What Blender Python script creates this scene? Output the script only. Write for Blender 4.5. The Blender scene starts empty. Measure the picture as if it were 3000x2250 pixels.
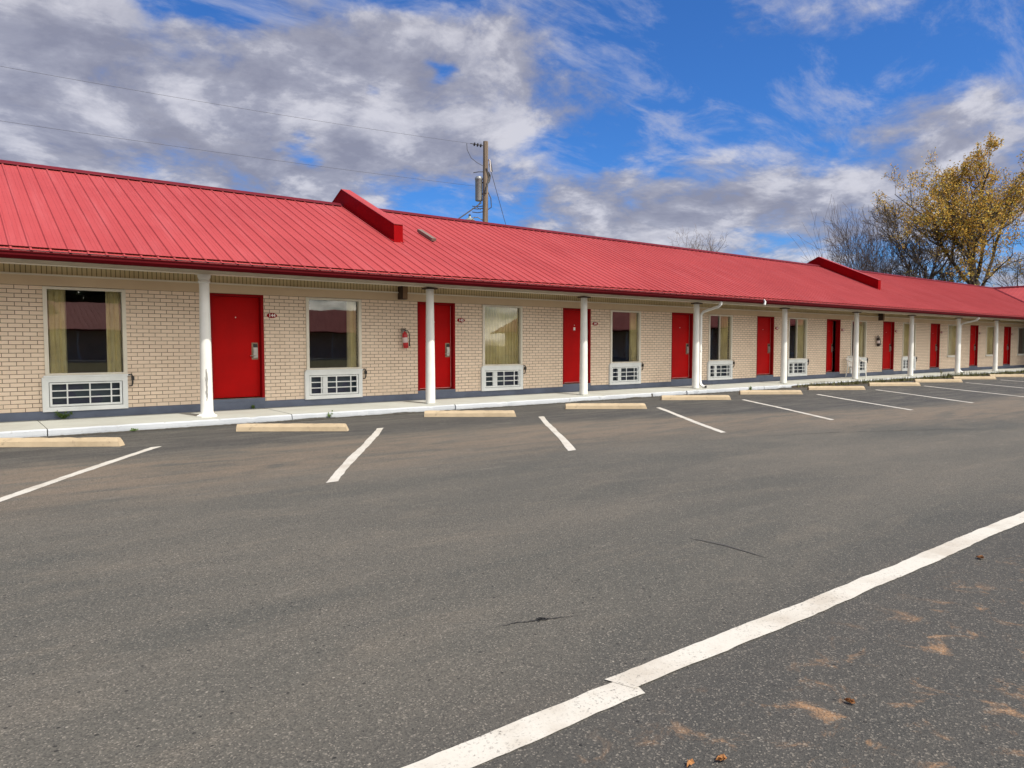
import bpy, bmesh, math, random
from mathutils import Vector, Matrix, Quaternion
random.seed(7)
C = bpy.context.scene.collection
R = math.radians
# ---------------------------------------------------------------- camera
AL, TH, CAMH = R(51.795), R(3.049), 1.45
cd = bpy.data.cameras.new('camera'); cam = bpy.data.objects.new('camera', cd); C.objects.link(cam)
cd.lens = 25.68; cd.sensor_width = 36; cd.clip_end = 3000; cd.clip_start = .05
fwd = Vector((math.cos(AL)*math.cos(TH), math.sin(AL)*math.cos(TH), -math.sin(TH)))
cam.location = (0, 0, CAMH)
cam.rotation_euler = fwd.to_track_quat('-Z', 'Y').to_euler()
bpy.context.scene.camera = cam
sc = bpy.context.scene
sc.view_settings.view_transform = 'Standard'
sc.view_settings.look = 'None'
sc.view_settings.gamma = 1
sc.view_settings.exposure = 0.25
# ---------------------------------------------------------------- sun
SUNV = Vector((.25, -1, 1.57)).normalized()
sd = bpy.data.lights.new('sun', 'SUN'); so = bpy.data.objects.new('sun', sd); C.objects.link(so)
sd.energy = 4.2; sd.angle = R(.5); sd.color = (1, .93, .82)
so.rotation_euler = SUNV.to_track_quat('Z', 'Y').to_euler(); so.location = (0, 0, 30)
# ---------------------------------------------------------------- world
W = bpy.data.worlds.new('World'); sc.world = W; W.use_nodes = True
nt = W.node_tree; nt.nodes.clear()
def N(t, typ, **kw):
    n = t.nodes.new(typ)
    for k, v in kw.items(): setattr(n, k, v)
    return n
def wire(t, a, b): t.links.new(a, b)
def val(t, x, sock):
    if isinstance(x, (int, float)): sock.default_value = x
    else: t.links.new(x, sock)
def M(t, op, a, b=None, c=None, clamp=False):
    n = N(t, 'ShaderNodeMath', operation=op); n.use_clamp = clamp
    val(t, a, n.inputs[0])
    if b is not None: val(t, b, n.inputs[1])
    if c is not None: val(t, c, n.inputs[2])
    return n.outputs[0]
def SS(t, x, lo, hi, o0=0., o1=1.):
    n = N(t, 'ShaderNodeMapRange', interpolation_type='SMOOTHSTEP')
    wire(t, x, n.inputs[0])
    for i, v in enumerate((lo, hi, o0, o1)): n.inputs[i+1].default_value = v
    return n.outputs[0]
def NOISE(t, vec, scale, detail=5, rough=.55, dist=0., lac=2.):
    n = N(t, 'ShaderNodeTexNoise'); n.inputs['Scale'].default_value = scale
    n.inputs['Detail'].default_value = detail; n.inputs['Roughness'].default_value = rough
    n.inputs['Distortion'].default_value = dist; n.inputs['Lacunarity'].default_value = lac
    if vec is not None: wire(t, vec, n.inputs['Vector'])
    return n.outputs['Fac']
def MIX(t, f, a, b):
    n = N(t, 'ShaderNodeMix', data_type='RGBA')
    val(t, f, n.inputs[0])
    for s, x in ((6, a), (7, b)):
        if isinstance(x, tuple): n.inputs[s].default_value = (*x[:3], 1)
        else: wire(t, x, n.inputs[s])
    return n.outputs[2]
def COMB(t, x, y, z):
    n = N(t, 'ShaderNodeCombineXYZ')
    for i, v in enumerate((x, y, z)): val(t, v, n.inputs[i])
    return n.outputs[0]
sky = N(nt, 'ShaderNodeTexSky', sky_type='NISHITA', sun_disc=False)
sky.sun_elevation = math.asin(SUNV.z); sky.sun_rotation = math.atan2(SUNV.x, SUNV.y)
sky.air_density = 1.0; sky.dust_density = .4; sky.ozone_density = 2.5
tc = N(nt, 'ShaderNodeTexCoord'); sx = N(nt, 'ShaderNodeSeparateXYZ'); wire(nt, tc.outputs['Generated'], sx.inputs[0])
dx, dy, dz = sx.outputs
zc = M(nt, 'ADD', M(nt, 'MAXIMUM', dz, 0.0), .26)
px = M(nt, 'DIVIDE', dx, zc); py = M(nt, 'DIVIDE', dy, zc)
az = M(nt, 'MULTIPLY', M(nt, 'ARCTAN2', dy, dx), 57.2958)
el = M(nt, 'MULTIPLY', M(nt, 'ARCSINE', dz), 57.2958)
P = COMB(nt, px, py, 0.0)
# large clouds
n1 = NOISE(nt, P, 1.9, 10, .60, .25)
guide = None
wa = NOISE(nt, P, 2.3, 5, .6); wb = NOISE(nt, COMB(nt, M(nt, 'ADD', py, 7.), px, 3.), 2.6, 5, .6)
azr, elr = az, el
az = M(nt, 'ADD', az, M(nt, 'MULTIPLY', M(nt, 'SUBTRACT', wa, .5), 14.)); el = M(nt, 'ADD', el, M(nt, 'MULTIPLY', M(nt, 'SUBTRACT', wb, .5), 7.))
# (azimuth, elevation, sigma az, sigma el, weight) of cloud banks and blue openings
for a0, e0, sa, se, w in [(84, 15, 15, 12, .30), (65, 17.5, 11, 5.5, .24), (50, 18.5, 8, 5, .20), (36, 8.5, 22, 3.6, .24), (62, 9, 9, 3, .10),
                          (19, 12.5, 6, 3, .14), (73.5, 23.4, 2.6, 1.3, -.60), (38, 20, 8, 4.5, -.20), (24, 19, 10, 4.5, -.15), (33, 22.5, 4, 1.4, .05), (25, 22, 4, 1.4, .06), (40, 10, 14, 2.5, .06),
                          (55.5, 13.4, 4, 1.0, .10), (57.5, 10.2, 4, 1.0, -.20), (68.5, 14.2, 2.0, .9, -.34), (44, 14.2, 5, 1.3, -.22), (60, 24.4, 7, .9, -.3),
                          (62.5, 18.0, 1.4, .7, -.22), (57.2, 19.2, 1.2, .7, -.26), (43, 22.5, 5, 4, -.16), (-90, 40, 80, 45, .16)]:  # last entry: unseen cloud cover added behind the camera to warm the ambient light
    q = M(nt, 'ADD', M(nt, 'POWER', M(nt, 'DIVIDE', M(nt, 'ABSOLUTE', M(nt, 'SUBTRACT', az, a0)), sa), 2.),
          M(nt, 'POWER', M(nt, 'DIVIDE', M(nt, 'ABSOLUTE', M(nt, 'SUBTRACT', el, e0)), se), 2.))
    g = M(nt, 'MULTIPLY', M(nt, 'EXPONENT', M(nt, 'MULTIPLY', q, -1.)), w)
    guide = g if guide is None else M(nt, 'ADD', guide, g)
n3 = NOISE(nt, P, 5.0, 9, .64, .3)
dens = M(nt, 'ADD', M(nt, 'ADD', n1, M(nt, 'MULTIPLY', M(nt, 'SUBTRACT', n3, .5), .62)), guide)
cover = SS(nt, dens, .43, .72)
# shading of the cloud: compare density with density a little further towards the sun
P2 = COMB(nt, M(nt, 'ADD', px, .03), M(nt, 'ADD', py, -.10), 0.0)
n2 = NOISE(nt, P2, 1.9, 10, .60, .25)
lit = SS(nt, M(nt, 'SUBTRACT', n1, n2), -.09, .10)
lit = M(nt, 'ADD', M(nt, 'MULTIPLY', lit, .62), M(nt, 'MULTIPLY', SS(nt, n3, .33, .68), .38))
ccol = N(nt, 'ShaderNodeValToRGB'); wire(nt, lit, ccol.inputs[0])
el_ = ccol.color_ramp.elements
el_[0].position = .12; el_[0].color = (.235, .24, .305, 1)
el_[1].position = .92; el_[1].color = (.57, .565, .615, 1)
e = ccol.color_ramp.elements.new(.5); e.color = (.325, .33, .395, 1)
# thin wisps
rot = N(nt, 'ShaderNodeMapping'); rot.inputs['Rotation'].default_value = (0, 0, R(35)); rot.inputs['Scale'].default_value = (.8, 1.6, 1)
wire(nt, P, rot.inputs[0])
wn = NOISE(nt, rot.outputs[0], 3.2, 10, .66, .5)
wisp = M(nt, 'MULTIPLY', SS(nt, wn, .47, .72), .70)
# added fill: clouds low behind the camera are brightened to light the shaded wall
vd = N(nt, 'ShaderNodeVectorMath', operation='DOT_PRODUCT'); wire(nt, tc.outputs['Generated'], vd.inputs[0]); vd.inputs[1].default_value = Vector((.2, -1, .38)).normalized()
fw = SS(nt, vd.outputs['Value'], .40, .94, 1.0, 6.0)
warmfill = SS(nt, vd.outputs['Value'], .25, .75)  # warm tint mask of the added fill, aimed well below the sun
skyc = N(nt, 'ShaderNodeMix', data_type='RGBA', blend_type='MULTIPLY'); skyc.inputs[0].default_value = 1
wire(nt, sky.outputs[0], skyc.inputs[6]); wire(nt, MIX(nt, warmfill, (.29, .64, 1.14), (1.0, .96, .86)), skyc.inputs[7])
skb = N(nt, 'ShaderNodeVectorMath', operation='SCALE'); wire(nt, skyc.outputs[2], skb.inputs[0]); skb.inputs['Scale'].default_value = .105
withw = MIX(nt, wisp, skb.outputs[0], (.40, .43, .56))
cc = N(nt, 'ShaderNodeVectorMath', operation='SCALE'); wire(nt, MIX(nt, warmfill, ccol.outputs[0], (.45, .415, .36)), cc.inputs[0]); wire(nt, fw, cc.inputs['Scale'])
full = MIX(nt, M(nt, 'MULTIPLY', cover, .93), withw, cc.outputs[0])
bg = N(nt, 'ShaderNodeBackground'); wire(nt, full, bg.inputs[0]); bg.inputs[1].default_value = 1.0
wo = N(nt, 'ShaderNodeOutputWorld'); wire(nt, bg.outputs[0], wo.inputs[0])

# ---------------------------------------------------------------- materials
def newmat(name):
    m = bpy.data.materials.new(name); m.use_nodes = True
    t = m.node_tree; b = t.nodes['Principled BSDF']; return m, t, b
def OBJ(t):
    return N(t, 'ShaderNodeTexCoord').outputs['Object']
def BUMP(t, b, h, strength, dist):
    n = N(t, 'ShaderNodeBump'); n.inputs['Strength'].default_value = strength; n.inputs['Distance'].default_value = dist
    wire(t, h, n.inputs['Height']); wire(t, n.outputs[0], b.inputs['Normal'])
def mk(name, col, rough=.6, col2=None, scale=3., metal=0., bump=0., bscale=40., lo=.35, hi=.7, spec=.5):
    m, t, b = newmat(name)
    b.inputs['Roughness'].default_value = rough; b.inputs['Metallic'].default_value = metal
    b.inputs['Specular IOR Level'].default_value = spec
    if col2 is None: col2 = tuple(c*.82 for c in col)
    o = OBJ(t)
    f = SS(t, NOISE(t, o, scale, 6, .6), lo, hi)
    wire(t, MIX(t, f, col, col2), b.inputs['Base Color'])
    if bump: BUMP(t, b, NOISE(t, o, bscale, 4), bump, .01)
    return m

MT = {}
# asphalt
def asphalt():
    m, t, b = newmat('asphalt'); o = OBJ(t)
    s = N(t, 'ShaderNodeSeparateXYZ'); wire(t, o, s.inputs[0]); X, Y, Z = s.outputs
    mp = N(t, 'ShaderNodeMapping'); mp.inputs['Scale'].default_value = (.35, 1.1, 1); mp.inputs['Rotation'].default_value = (0, 0, R(8)); wire(t, o, mp.inputs[0])
    big = NOISE(t, mp.outputs[0], .55, 7, .62, .5)
    med = NOISE(t, mp.outputs[0], 2.3, 7, .66, .6)
    fine = NOISE(t, o, 120., 3, .7)
    vo = N(t, 'ShaderNodeTexVoronoi'); vo.inputs['Scale'].default_value = 150.; wire(t, o, vo.inputs['Vector'])
    hv = N(t, 'ShaderNodeSeparateColor'); wire(t, vo.outputs['Color'], hv.inputs[0])
    base = MIX(t, SS(t, big, .30, .70), (.072, .073, .066), (.116, .107, .091))
    base = MIX(t, M(t, 'MULTIPLY', SS(t, med, .47, .78), .55), base, (.155, .135, .109))
    # tan dust washed out of the bays, nearer the kerb at the left than at the right
    yc = M(t, 'ADD', Y, SS(t, X, 7., 20., 0., 3.0)); yw = M(t, 'ADD', yc, M(t, 'MULTIPLY', M(t, 'SUBTRACT', med, .5), 1.6))
    st = N(t, 'ShaderNodeMapping'); st.inputs['Scale'].default_value = (.5, 2.4, 1); st.inputs['Rotation'].default_value = (0, 0, R(6)); wire(t, o, st.inputs[0])
    streak = NOISE(t, st.outputs[0], 1.3, 9, .68, .7)
    band = M(t, 'MULTIPLY', SS(t, yw, 6.6, 8.9), SS(t, yw, 11.0, 9.9))
    dust = M(t, 'MULTIPLY', band, SS(t, streak, .30, .62))
    base = MIX(t, M(t, 'MULTIPLY', dust, .62), base, (.20, .152, .110))
    # newer, darker sealant between the dust and the kerb
    kerb = M(t, 'MULTIPLY', SS(t, yw, 9.9, 11.1), SS(t, Y, 16, 14))
    kcol = MIX(t, SS(t, streak, .40, .70), (.040, .041, .042), (.098, .094, .084))
    base = MIX(t, M(t, 'MULTIPLY', kerb, .85), base, kcol)
    pale = M(t, 'MULTIPLY', SS(t, NOISE(t, mp.outputs[0], 3.4, 6, .7, .5), .60, .76), .55)
    base = MIX(t, pale, base, (.21, .19, .165))
    # darker side beyond the long painted line
    nd = M(t, 'MULTIPLY', SS(t, M(t, 'ADD', Y, M(t, 'MULTIPLY', M(t, 'SUBTRACT', big, .5), .8)), 2.9, 1.7), SS(t, Y, -14, -8))
    base = MIX(t, M(t, 'MULTIPLY', nd, .68), base, (.048, .048, .047))
    # rust coloured soil smears in the near corner
    near = M(t, 'MULTIPLY', M(t, 'MULTIPLY', SS(t, Y, 2.02, 1.5), SS(t, Y, -3, -1)), SS(t, X, 1.2, 1.6))
    rs = M(t, 'MULTIPLY', near, SS(t, NOISE(t, o, 4.4, 9, .74, .6), .53, .70))
    base = MIX(t, M(t, 'MULTIPLY', rs, .75), base, (.36, .21, .11))
    # aggregate
    g1 = M(t, 'MULTIPLY', M(t, 'GREATER_THAN', hv.outputs[0], .86), SS(t, hv.outputs[1], 0., 1., .15, .9))
    base = MIX(t, M(t, 'MULTIPLY', g1, .55), base, (.30, .27, .23))
    g2 = M(t, 'MULTIPLY', M(t, 'LESS_THAN', hv.outputs[0], .28), .42)
    base = MIX(t, g2, base, (.025, .025, .025))
    base = MIX(t, M(t, 'MULTIPLY', SS(t, fine, .55, .75), .35), base, (.20, .18, .155))
    v2 = N(t, 'ShaderNodeTexVoronoi'); v2.inputs['Scale'].default_value = 38.; wire(t, o, v2.inputs['Vector'])
    h2 = N(t, 'ShaderNodeSeparateColor'); wire(t, v2.outputs['Color'], h2.inputs[0])
    chipw = M(t, 'MULTIPLY', M(t, 'GREATER_THAN', h2.outputs[0], .985), M(t, 'LESS_THAN', v2.outputs['Distance'], .22))
    base = MIX(t, M(t, 'MULTIPLY', chipw, .6), base, (.36, .33, .28))
    pit = M(t, 'MULTIPLY', M(t, 'LESS_THAN', h2.outputs[0], .03), M(t, 'LESS_THAN', v2.outputs['Distance'], .3))
    base = MIX(t, M(t, 'MULTIPLY', pit, .8), base, (.018, .018, .018))
    wire(t, base, b.inputs['Base Color']); b.inputs['Roughness'].default_value = .88; b.inputs['Specular IOR Level'].default_value = .3
    h = M(t, 'ADD', M(t, 'MULTIPLY', vo.outputs['Distance'], .6), fine)
    BUMP(t, b, h, .55, .006)
    return m
MT['asphalt'] = asphalt()
def brick():
    m, t, b = newmat('brick'); o = OBJ(t)
    s = N(t, 'ShaderNodeSeparateXYZ'); wire(t, o, s.inputs[0])
    u = M(t, 'ADD', s.outputs[0], s.outputs[1])
    wob = NOISE(t, o, 9., 3); wz = M(t, 'ADD', s.outputs[2], M(t, 'MULTIPLY', M(t, 'SUBTRACT', wob, .5), .004))
    v = COMB(t, M(t, 'ADD', u, 100.), M(t, 'SUBTRACT', wz, .295), 0.)
    k = N(t, 'ShaderNodeTexBrick'); wire(t, v, k.inputs['Vector']); k.offset = .5; k.squash = 1
    k.inputs['Scale'].default_value = 1.; k.inputs['Brick Width'].default_value = .208; k.inputs['Row Height'].default_value = .0727
    k.inputs['Mortar Size'].default_value = .0056; k.inputs['Mortar Smooth'].default_value = .2; k.inputs['Bias'].default_value = 0
    k.inputs['Color1'].default_value = (.83, .68, .54, 1); k.inputs['Color2'].default_value = (.755, .61, .475, 1); k.inputs['Mortar'].default_value = (.13, .085, .05, 1)
    big = NOISE(t, o, .9, 5, .6)
    c = MIX(t, M(t, 'MULTIPLY', SS(t, big, .42, .7), .35), k.outputs['Color'], (.66, .53, .41))
    # paint fills joints in patches, more so low on the wall
    cov = M(t, 'MULTIPLY', SS(t, M(t, 'ADD', NOISE(t, o, 1.7, 6, .65), M(t, 'MULTIPLY', M(t, 'SUBTRACT', 1.4, s.outputs[2]), .07)), .44, .62), .62)
    mort = MIX(t, cov, (.18, .13, .085), (.42, .34, .26))
    c = MIX(t, k.outputs['Fac'], c, mort)
    sp = NOISE(t, o, 26., 5, .7)
    c = MIX(t, M(t, 'MULTIPLY', SS(t, sp, .56, .8), .35), c, (.36, .26, .18))
    wire(t, c, b.inputs['Base Color']); b.inputs['Roughness'].default_value = .8
    h = M(t, 'ADD', M(t, 'MULTIPLY', k.outputs['Fac'], -1.), M(t, 'MULTIPLY', sp, .3)); BUMP(t, b, h, .8, .006)
    return m
MT['brick'] = brick()
def soffit():
    m, t, b = newmat('soffit'); o = OBJ(t)
    s = N(t, 'ShaderNodeSeparateXYZ'); wire(t, o, s.inputs[0])
    fr = M(t, 'FRACT', M(t, 'DIVIDE', M(t, 'ADD', s.outputs[0], 100.), .076))
    g = M(t, 'LESS_THAN', fr, .16)
    c = MIX(t, SS(t, NOISE(t, o, 2., 5), .4, .7), (.62, .52, .31), (.52, .43, .25))
    wire(t, MIX(t, g, c, (.14, .105, .05)), b.inputs['Base Color']); b.inputs['Roughness'].default_value = .6
    BUMP(t, b, M(t, 'MULTIPLY', g, -1.), .8, .01)
    return m
MT['soffit'] = soffit()
def roofmat():
    m, t, b = newmat('roof_metal'); o = OBJ(t)
    f = SS(t, NOISE(t, o, .5, 6, .6), .35, .7); c = MIX(t, f, (.345, .055, .058), (.305, .046, .049))
    sp = SS(t, NOISE(t, o, 14., 5, .7), .60, .78)
    c = MIX(t, M(t, 'MULTIPLY', sp, .28), c, (.30, .05, .05))
    s = N(t, 'ShaderNodeSeparateXYZ'); wire(t, o, s.inputs[0]); X, Y, Z = s.outputs
    # screw rows on the flats, one row every 0.61 m up the slope
    fx = M(t, 'ABSOLUTE', M(t, 'SUBTRACT', M(t, 'FRACT', M(t, 'DIVIDE', M(t, 'ADD', X, 6.22-.062+25.4), .127)), .5))
    fy = M(t, 'ABSOLUTE', M(t, 'SUBTRACT', M(t, 'FRACT', M(t, 'DIVIDE', M(t, 'ADD', Y, 100.05), .61)), .5))
    dot = M(t, 'MULTIPLY', M(t, 'LESS_THAN', fx, .055), M(t, 'LESS_THAN', fy, .012))
    c = MIX(t, M(t, 'MULTIPLY', dot, .7), c, (.10, .02, .02))
    # sun-bleached and rain-washed streaks running down the sheets
    sv = COMB(t, M(t, 'MULTIPLY', X, 4.), M(t, 'MULTIPLY', Y, .35), 0.)
    c = MIX(t, M(t, 'MULTIPLY', SS(t, NOISE(t, sv, 1.2, 6, .65), .45, .75), .30), c, (.43, .115, .125))
    wire(t, c, b.inputs['Base Color']); b.inputs['Roughness'].default_value = .6; b.inputs['Specular IOR Level'].default_value = .15
    BUMP(t, b, NOISE(t, o, 1.6, 3), .12, .02)
    return m
MT['roof'] = roofmat()
MT['roof_side'] = mk('red_flashing', (.27, .002, .004), .7, (.22, .002, .004), 1.5, spec=.05)
MT['gutter'] = mk('gutter_red', (.085, .001, .004), .6, (.065, .001, .003), 1.2, spec=.1)
MT['ridge'] = mk('ridge_cap', (.13, .012, .02), .6, spec=.1)
MT['frieze'] = mk('cream_board', (.62, .49, .335), .65, (.56, .43, .29), .8, bump=.1)
MT['trim'] = mk('white_trim', (.74, .70, .60), .5, (.64, .60, .51), 2.)
MT['acwhite'] = mk('unit_white', (.76, .79, .79), .45, (.66, .69, .69), 2.2)
MT['bluegrey'] = mk('blue_grey_paint', (.125, .15, .215), .7, (.09, .11, .16), 1.6, bump=.2)
MT['door'] = mk('door_red', (.45, .0006, .001), .6, (.40, .0006, .001), .9, spec=.06)
def door_paint():
    m, t, b = newmat('door_red'); o = OBJ(t); s = N(t, 'ShaderNodeSeparateXYZ'); wire(t, o, s.inputs[0])
    c = MIX(t, SS(t, NOISE(t, o, 1.6, 6, .6), .35, .7), (.46, .0008, .0012), (.385, .0008, .001))
    mp = N(t, 'ShaderNodeMapping'); mp.inputs['Scale'].default_value = (2., 2., 7.); wire(t, o, mp.inputs[0])
    sc_ = M(t, 'MULTIPLY', SS(t, NOISE(t, mp.outputs[0], 3.4, 8, .72), .56, .72), SS(t, s.outputs[2], .75, .05, .12, .7))
    wire(t, MIX(t, sc_, c, (.17, .02, .016)), b.inputs['Base Color'])
    b.inputs['Roughness'].default_value = .55; b.inputs['Specular IOR Level'].default_value = .12
    BUMP(t, b, NOISE(t, o, 60., 3), .12, .003); return m
MT['door'] = door_paint()
MT['jamb'] = mk('jamb_red', (.28, .003, .006), .6, (.23, .003, .005), 3., spec=.12)
MT['strip'] = mk('weather_strip', (.62, .28, .26), .5)
MT['dark'] = mk('black_gap', (.010, .010, .012), .7)
MT['steel'] = mk('lock_steel', (.62, .60, .56), .28, metal=.8)
MT['bronze'] = mk('lock_plate', (.30, .22, .15), .4, metal=.4)
MT['white'] = mk('white_paint', (.83, .83, .80), .5, (.76, .76, .73), 3., bump=.15, bscale=20)
MT['downspout'] = mk('downspout_white', (.80, .81, .79), .4, (.70, .71, .69), 2.)
MT['curtain'] = mk('curtain_cloth', (.92, .84, .52), .9, (.78, .69, .40), 3.)
MT['interior'] = mk('room_paint', (.20, .13, .09), .9)
MT['bed'] = mk('bedding', (.30, .24, .13), .9)
MT['brown'] = mk('brown_box', (.035, .017, .012), .5)
MT['boxside'] = mk('tan_box', (.22, .13, .07), .5)
MT['sign'] = mk('sign_red', (.30, .004, .008), .5, spec=.15)
MT['signw'] = mk('sign_white', (.85, .80, .78), .5)
MT['exred'] = mk('extinguisher_red', (.52, .015, .02), .3, spec=.6)
MT['exwhite'] = mk('extinguisher_label', (.75, .62, .60), .5)
MT['rubber'] = mk('black_rubber', (.02, .02, .022), .5)
MT['vent'] = mk('roof_vent_tin', (.20, .14, .115), .6)
MT['plastic'] = mk('white_plastic', (.80, .80, .76), .35, (.66, .66, .62), 6.)
MT['galv'] = mk('galvanised', (.30, .32, .32), .45, (.22, .23, .235), 4., metal=.3)
MT['porc'] = mk('porcelain', (.65, .63, .62), .3)
MT['cable'] = mk('cable_black', (.05, .05, .055), .6)
MT['leaf_dry'] = mk('dry_leaf', (.42, .20, .07), .8, (.30, .13, .05), 30)
MT['soil'] = mk('soil', (.055, .042, .030), .95, (.03, .024, .018), 5., bump=.6)
MT['grassland'] = mk('grass_ground', (.12, .10, .04), .95, (.07, .08, .025), .35)
MT['weed'] = mk('weed_green', (.09, .15, .03), .7, (.05, .09, .02), 8.)
MT['weed2'] = mk('weed_straw', (.13, .13, .045), .8, (.07, .075, .025), 1.5)
def concrete(name, c1, c2, c3, dirt):
    m, t, b = newmat(name); o = OBJ(t)
    c = MIX(t, SS(t, NOISE(t, o, 1.1, 7, .62), .38, .68), c1, c2)
    c = MIX(t, M(t, 'MULTIPLY', SS(t, NOISE(t, o, 7., 7, .72), .58, .72), dirt), c, c3)
    c = MIX(t, M(t, 'MULTIPLY', SS(t, NOISE(t, o, 60., 3, .7), .55, .8), .3), c, c3)
    wire(t, c, b.inputs['Base Color']); b.inputs['Roughness'].default_value = .85
    BUMP(t, b, NOISE(t, o, 45., 5, .7), .35, .008)
    return m
MT['walk'] = concrete('walk_concrete', (.375, .39, .365), (.33, .335, .31), (.28, .25, .21), .35)
MT['kerbpaint'] = concrete('kerb_paint', (.44, .47, .51), (.38, .41, .45), (.17, .16, .15), .75)
MT['stop'] = concrete('stop_concrete', (.48, .385, .26), (.40, .315, .205), (.20, .155, .11), .8)
def line_paint():
    m, t, b = newmat('line_paint'); o = OBJ(t)
    wear = SS(t, NOISE(t, o, 70., 5, .75), .55, .66)
    wear = M(t, 'MULTIPLY', wear, SS(t, NOISE(t, o, 2.5, 4), .35, .65, .25, 1.))
    c = MIX(t, SS(t, NOISE(t, o, 3., 6, .6), .4, .7), (.54, .52, .47), (.44, .405, .35))
    wire(t, MIX(t, wear, c, (.12, .11, .10)), b.inputs['Base Color']); b.inputs['Roughness'].default_value = .75
    BUMP(t, b, NOISE(t, o, 90., 3), .4, .004)
    return m
MT['line'] = line_paint()
MT['kerbdirt'] = mk('kerb_dirt', (.035, .033, .030), .95, (.06, .055, .045), 9.)
MT['crack'] = mk('crack_dark', (.018, .018, .018), .9)
MT['skid'] = mk('tyre_mark', (.066, .063, .058), .8)
def column_mat(name, peel):
    m, t, b = newmat(name); o = OBJ(t)
    s = N(t, 'ShaderNodeSeparateXYZ'); wire(t, o, s.inputs[0]); x, y, z = s.outputs
    c = MIX(t, SS(t, NOISE(t, o, 3., 6), .35, .7), (.80, .80, .77), (.72, .72, .69))
    mp = N(t, 'ShaderNodeMapping'); mp.inputs['Scale'].default_value = (1, 1, .22); wire(t, o, mp.inputs[0])
    chip = SS(t, NOISE(t, mp.outputs[0], 26., 5, .65), .68, .74)
    chip = M(t, 'MULTIPLY', chip, SS(t, z, 2.2, .2, .15, .9))
    if peel:
        # one long flake where the paint has split, facing the lot
        cx = M(t, 'ADD', x, M(t, 'MULTIPLY', M(t, 'SUBTRACT', NOISE(t, mp.outputs[0], 40., 4), .5), .05))
        d = M(t, 'ADD', M(t, 'POWER', M(t, 'DIVIDE', M(t, 'ABSOLUTE', M(t, 'ADD', cx, .022)), .017), 2.), M(t, 'POWER', M(t, 'DIVIDE', M(t, 'ABSOLUTE', M(t, 'SUBTRACT', z, .72)), .30), 4.))
        fl = M(t, 'MULTIPLY', M(t, 'LESS_THAN', d, 1.), M(t, 'LESS_THAN', y, 0.))
        chip = M(t, 'MAXIMUM', chip, fl)
    wire(t, MIX(t, chip, c, (.27, .27, .26)), b.inputs['Base Color']); b.inputs['Roughness'].default_value = .5
    BUMP(t, b, M(t, 'ADD', M(t, 'MULTIPLY', chip, -1.), M(t, 'MULTIPLY', NOISE(t, o, 14., 3), .4)), .3, .006)
    return m
MT['col'] = column_mat('column_paint', False); MT['colpeel'] = column_mat('column_paint_peeled', True)
def fins():
    m, t, b = newmat('coil_fins'); o = OBJ(t)
    s = N(t, 'ShaderNodeSeparateXYZ'); wire(t, o, s.inputs[0])
    fr = M(t, 'FRACT', M(t, 'DIVIDE', M(t, 'ADD', s.outputs[0], 100.), .011)); g = M(t, 'LESS_THAN', fr, .45)
    pan = SS(t, NOISE(t, o, 4., 2), .42, .55)
    c = MIX(t, g, MIX(t, pan, (.055, .065, .115), (.065, .10, .12)), (.012, .012, .02))
    wire(t, c, b.inputs['Base Color']); b.inputs['Roughness'].default_value = .4; b.inputs['Metallic'].default_value = .3
    return m
MT['fins'] = fins()
def wood():
    m, t, b = newmat('pole_wood'); o = OBJ(t)
    mp = N(t, 'ShaderNodeMapping'); mp.inputs['Scale'].default_value = (14, 14, .7); wire(t, o, mp.inputs[0])
    c = MIX(t, SS(t, NOISE(t, mp.outputs[0], 1., 6, .7), .35, .65), (.25, .20, .15), (.11, .085, .065))
    wire(t, c, b.inputs['Base Color']); b.inputs['Roughness'].default_value = .9
    return m
MT['wood'] = wood()
def glass():
    m = bpy.data.materials.new('window_glass'); m.use_nodes = True; t = m.node_tree; t.nodes.clear()
    fr = N(t, 'ShaderNodeFresnel'); fr.inputs[0].default_value = 2.05
    gl = N(t, 'ShaderNodeBsdfGlossy'); gl.inputs['Roughness'].default_value = .012; gl.inputs['Color'].default_value = (.95, .95, .95, 1)
    tr = N(t, 'ShaderNodeBsdfTransparent'); tr.inputs[0].default_value = (.95, .96, .93, 1)
    bu = N(t, 'ShaderNodeBump'); bu.inputs['Strength'].default_value = .05; bu.inputs['Distance'].default_value = .02
    wire(t, NOISE(t, OBJ(t), 1.3, 2), bu.inputs['Height']); wire(t, bu.outputs[0], gl.inputs['Normal'])
    mx = N(t, 'ShaderNodeMixShader'); wire(t, fr.outputs[0], mx.inputs[0]); wire(t, tr.outputs[0], mx.inputs[1]); wire(t, gl.outputs[0], mx.inputs[2])
    out = N(t, 'ShaderNodeOutputMaterial'); wire(t, mx.outputs[0], out.inputs[0])
    return m
MT['glass'] = glass()
def barkmat(name, a, b_): return mk(name, a, .9, b_, 2.)
MT['bark'] = barkmat('bark', (.075, .058, .045), (.045, .035, .028))
MT['bark_mid'] = barkmat('bark_mid', (.10, .075, .07), (.065, .05, .048))
MT['bark_pale'] = barkmat('bark_pale', (.20, .16, .15), (.13, .105, .10))
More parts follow.
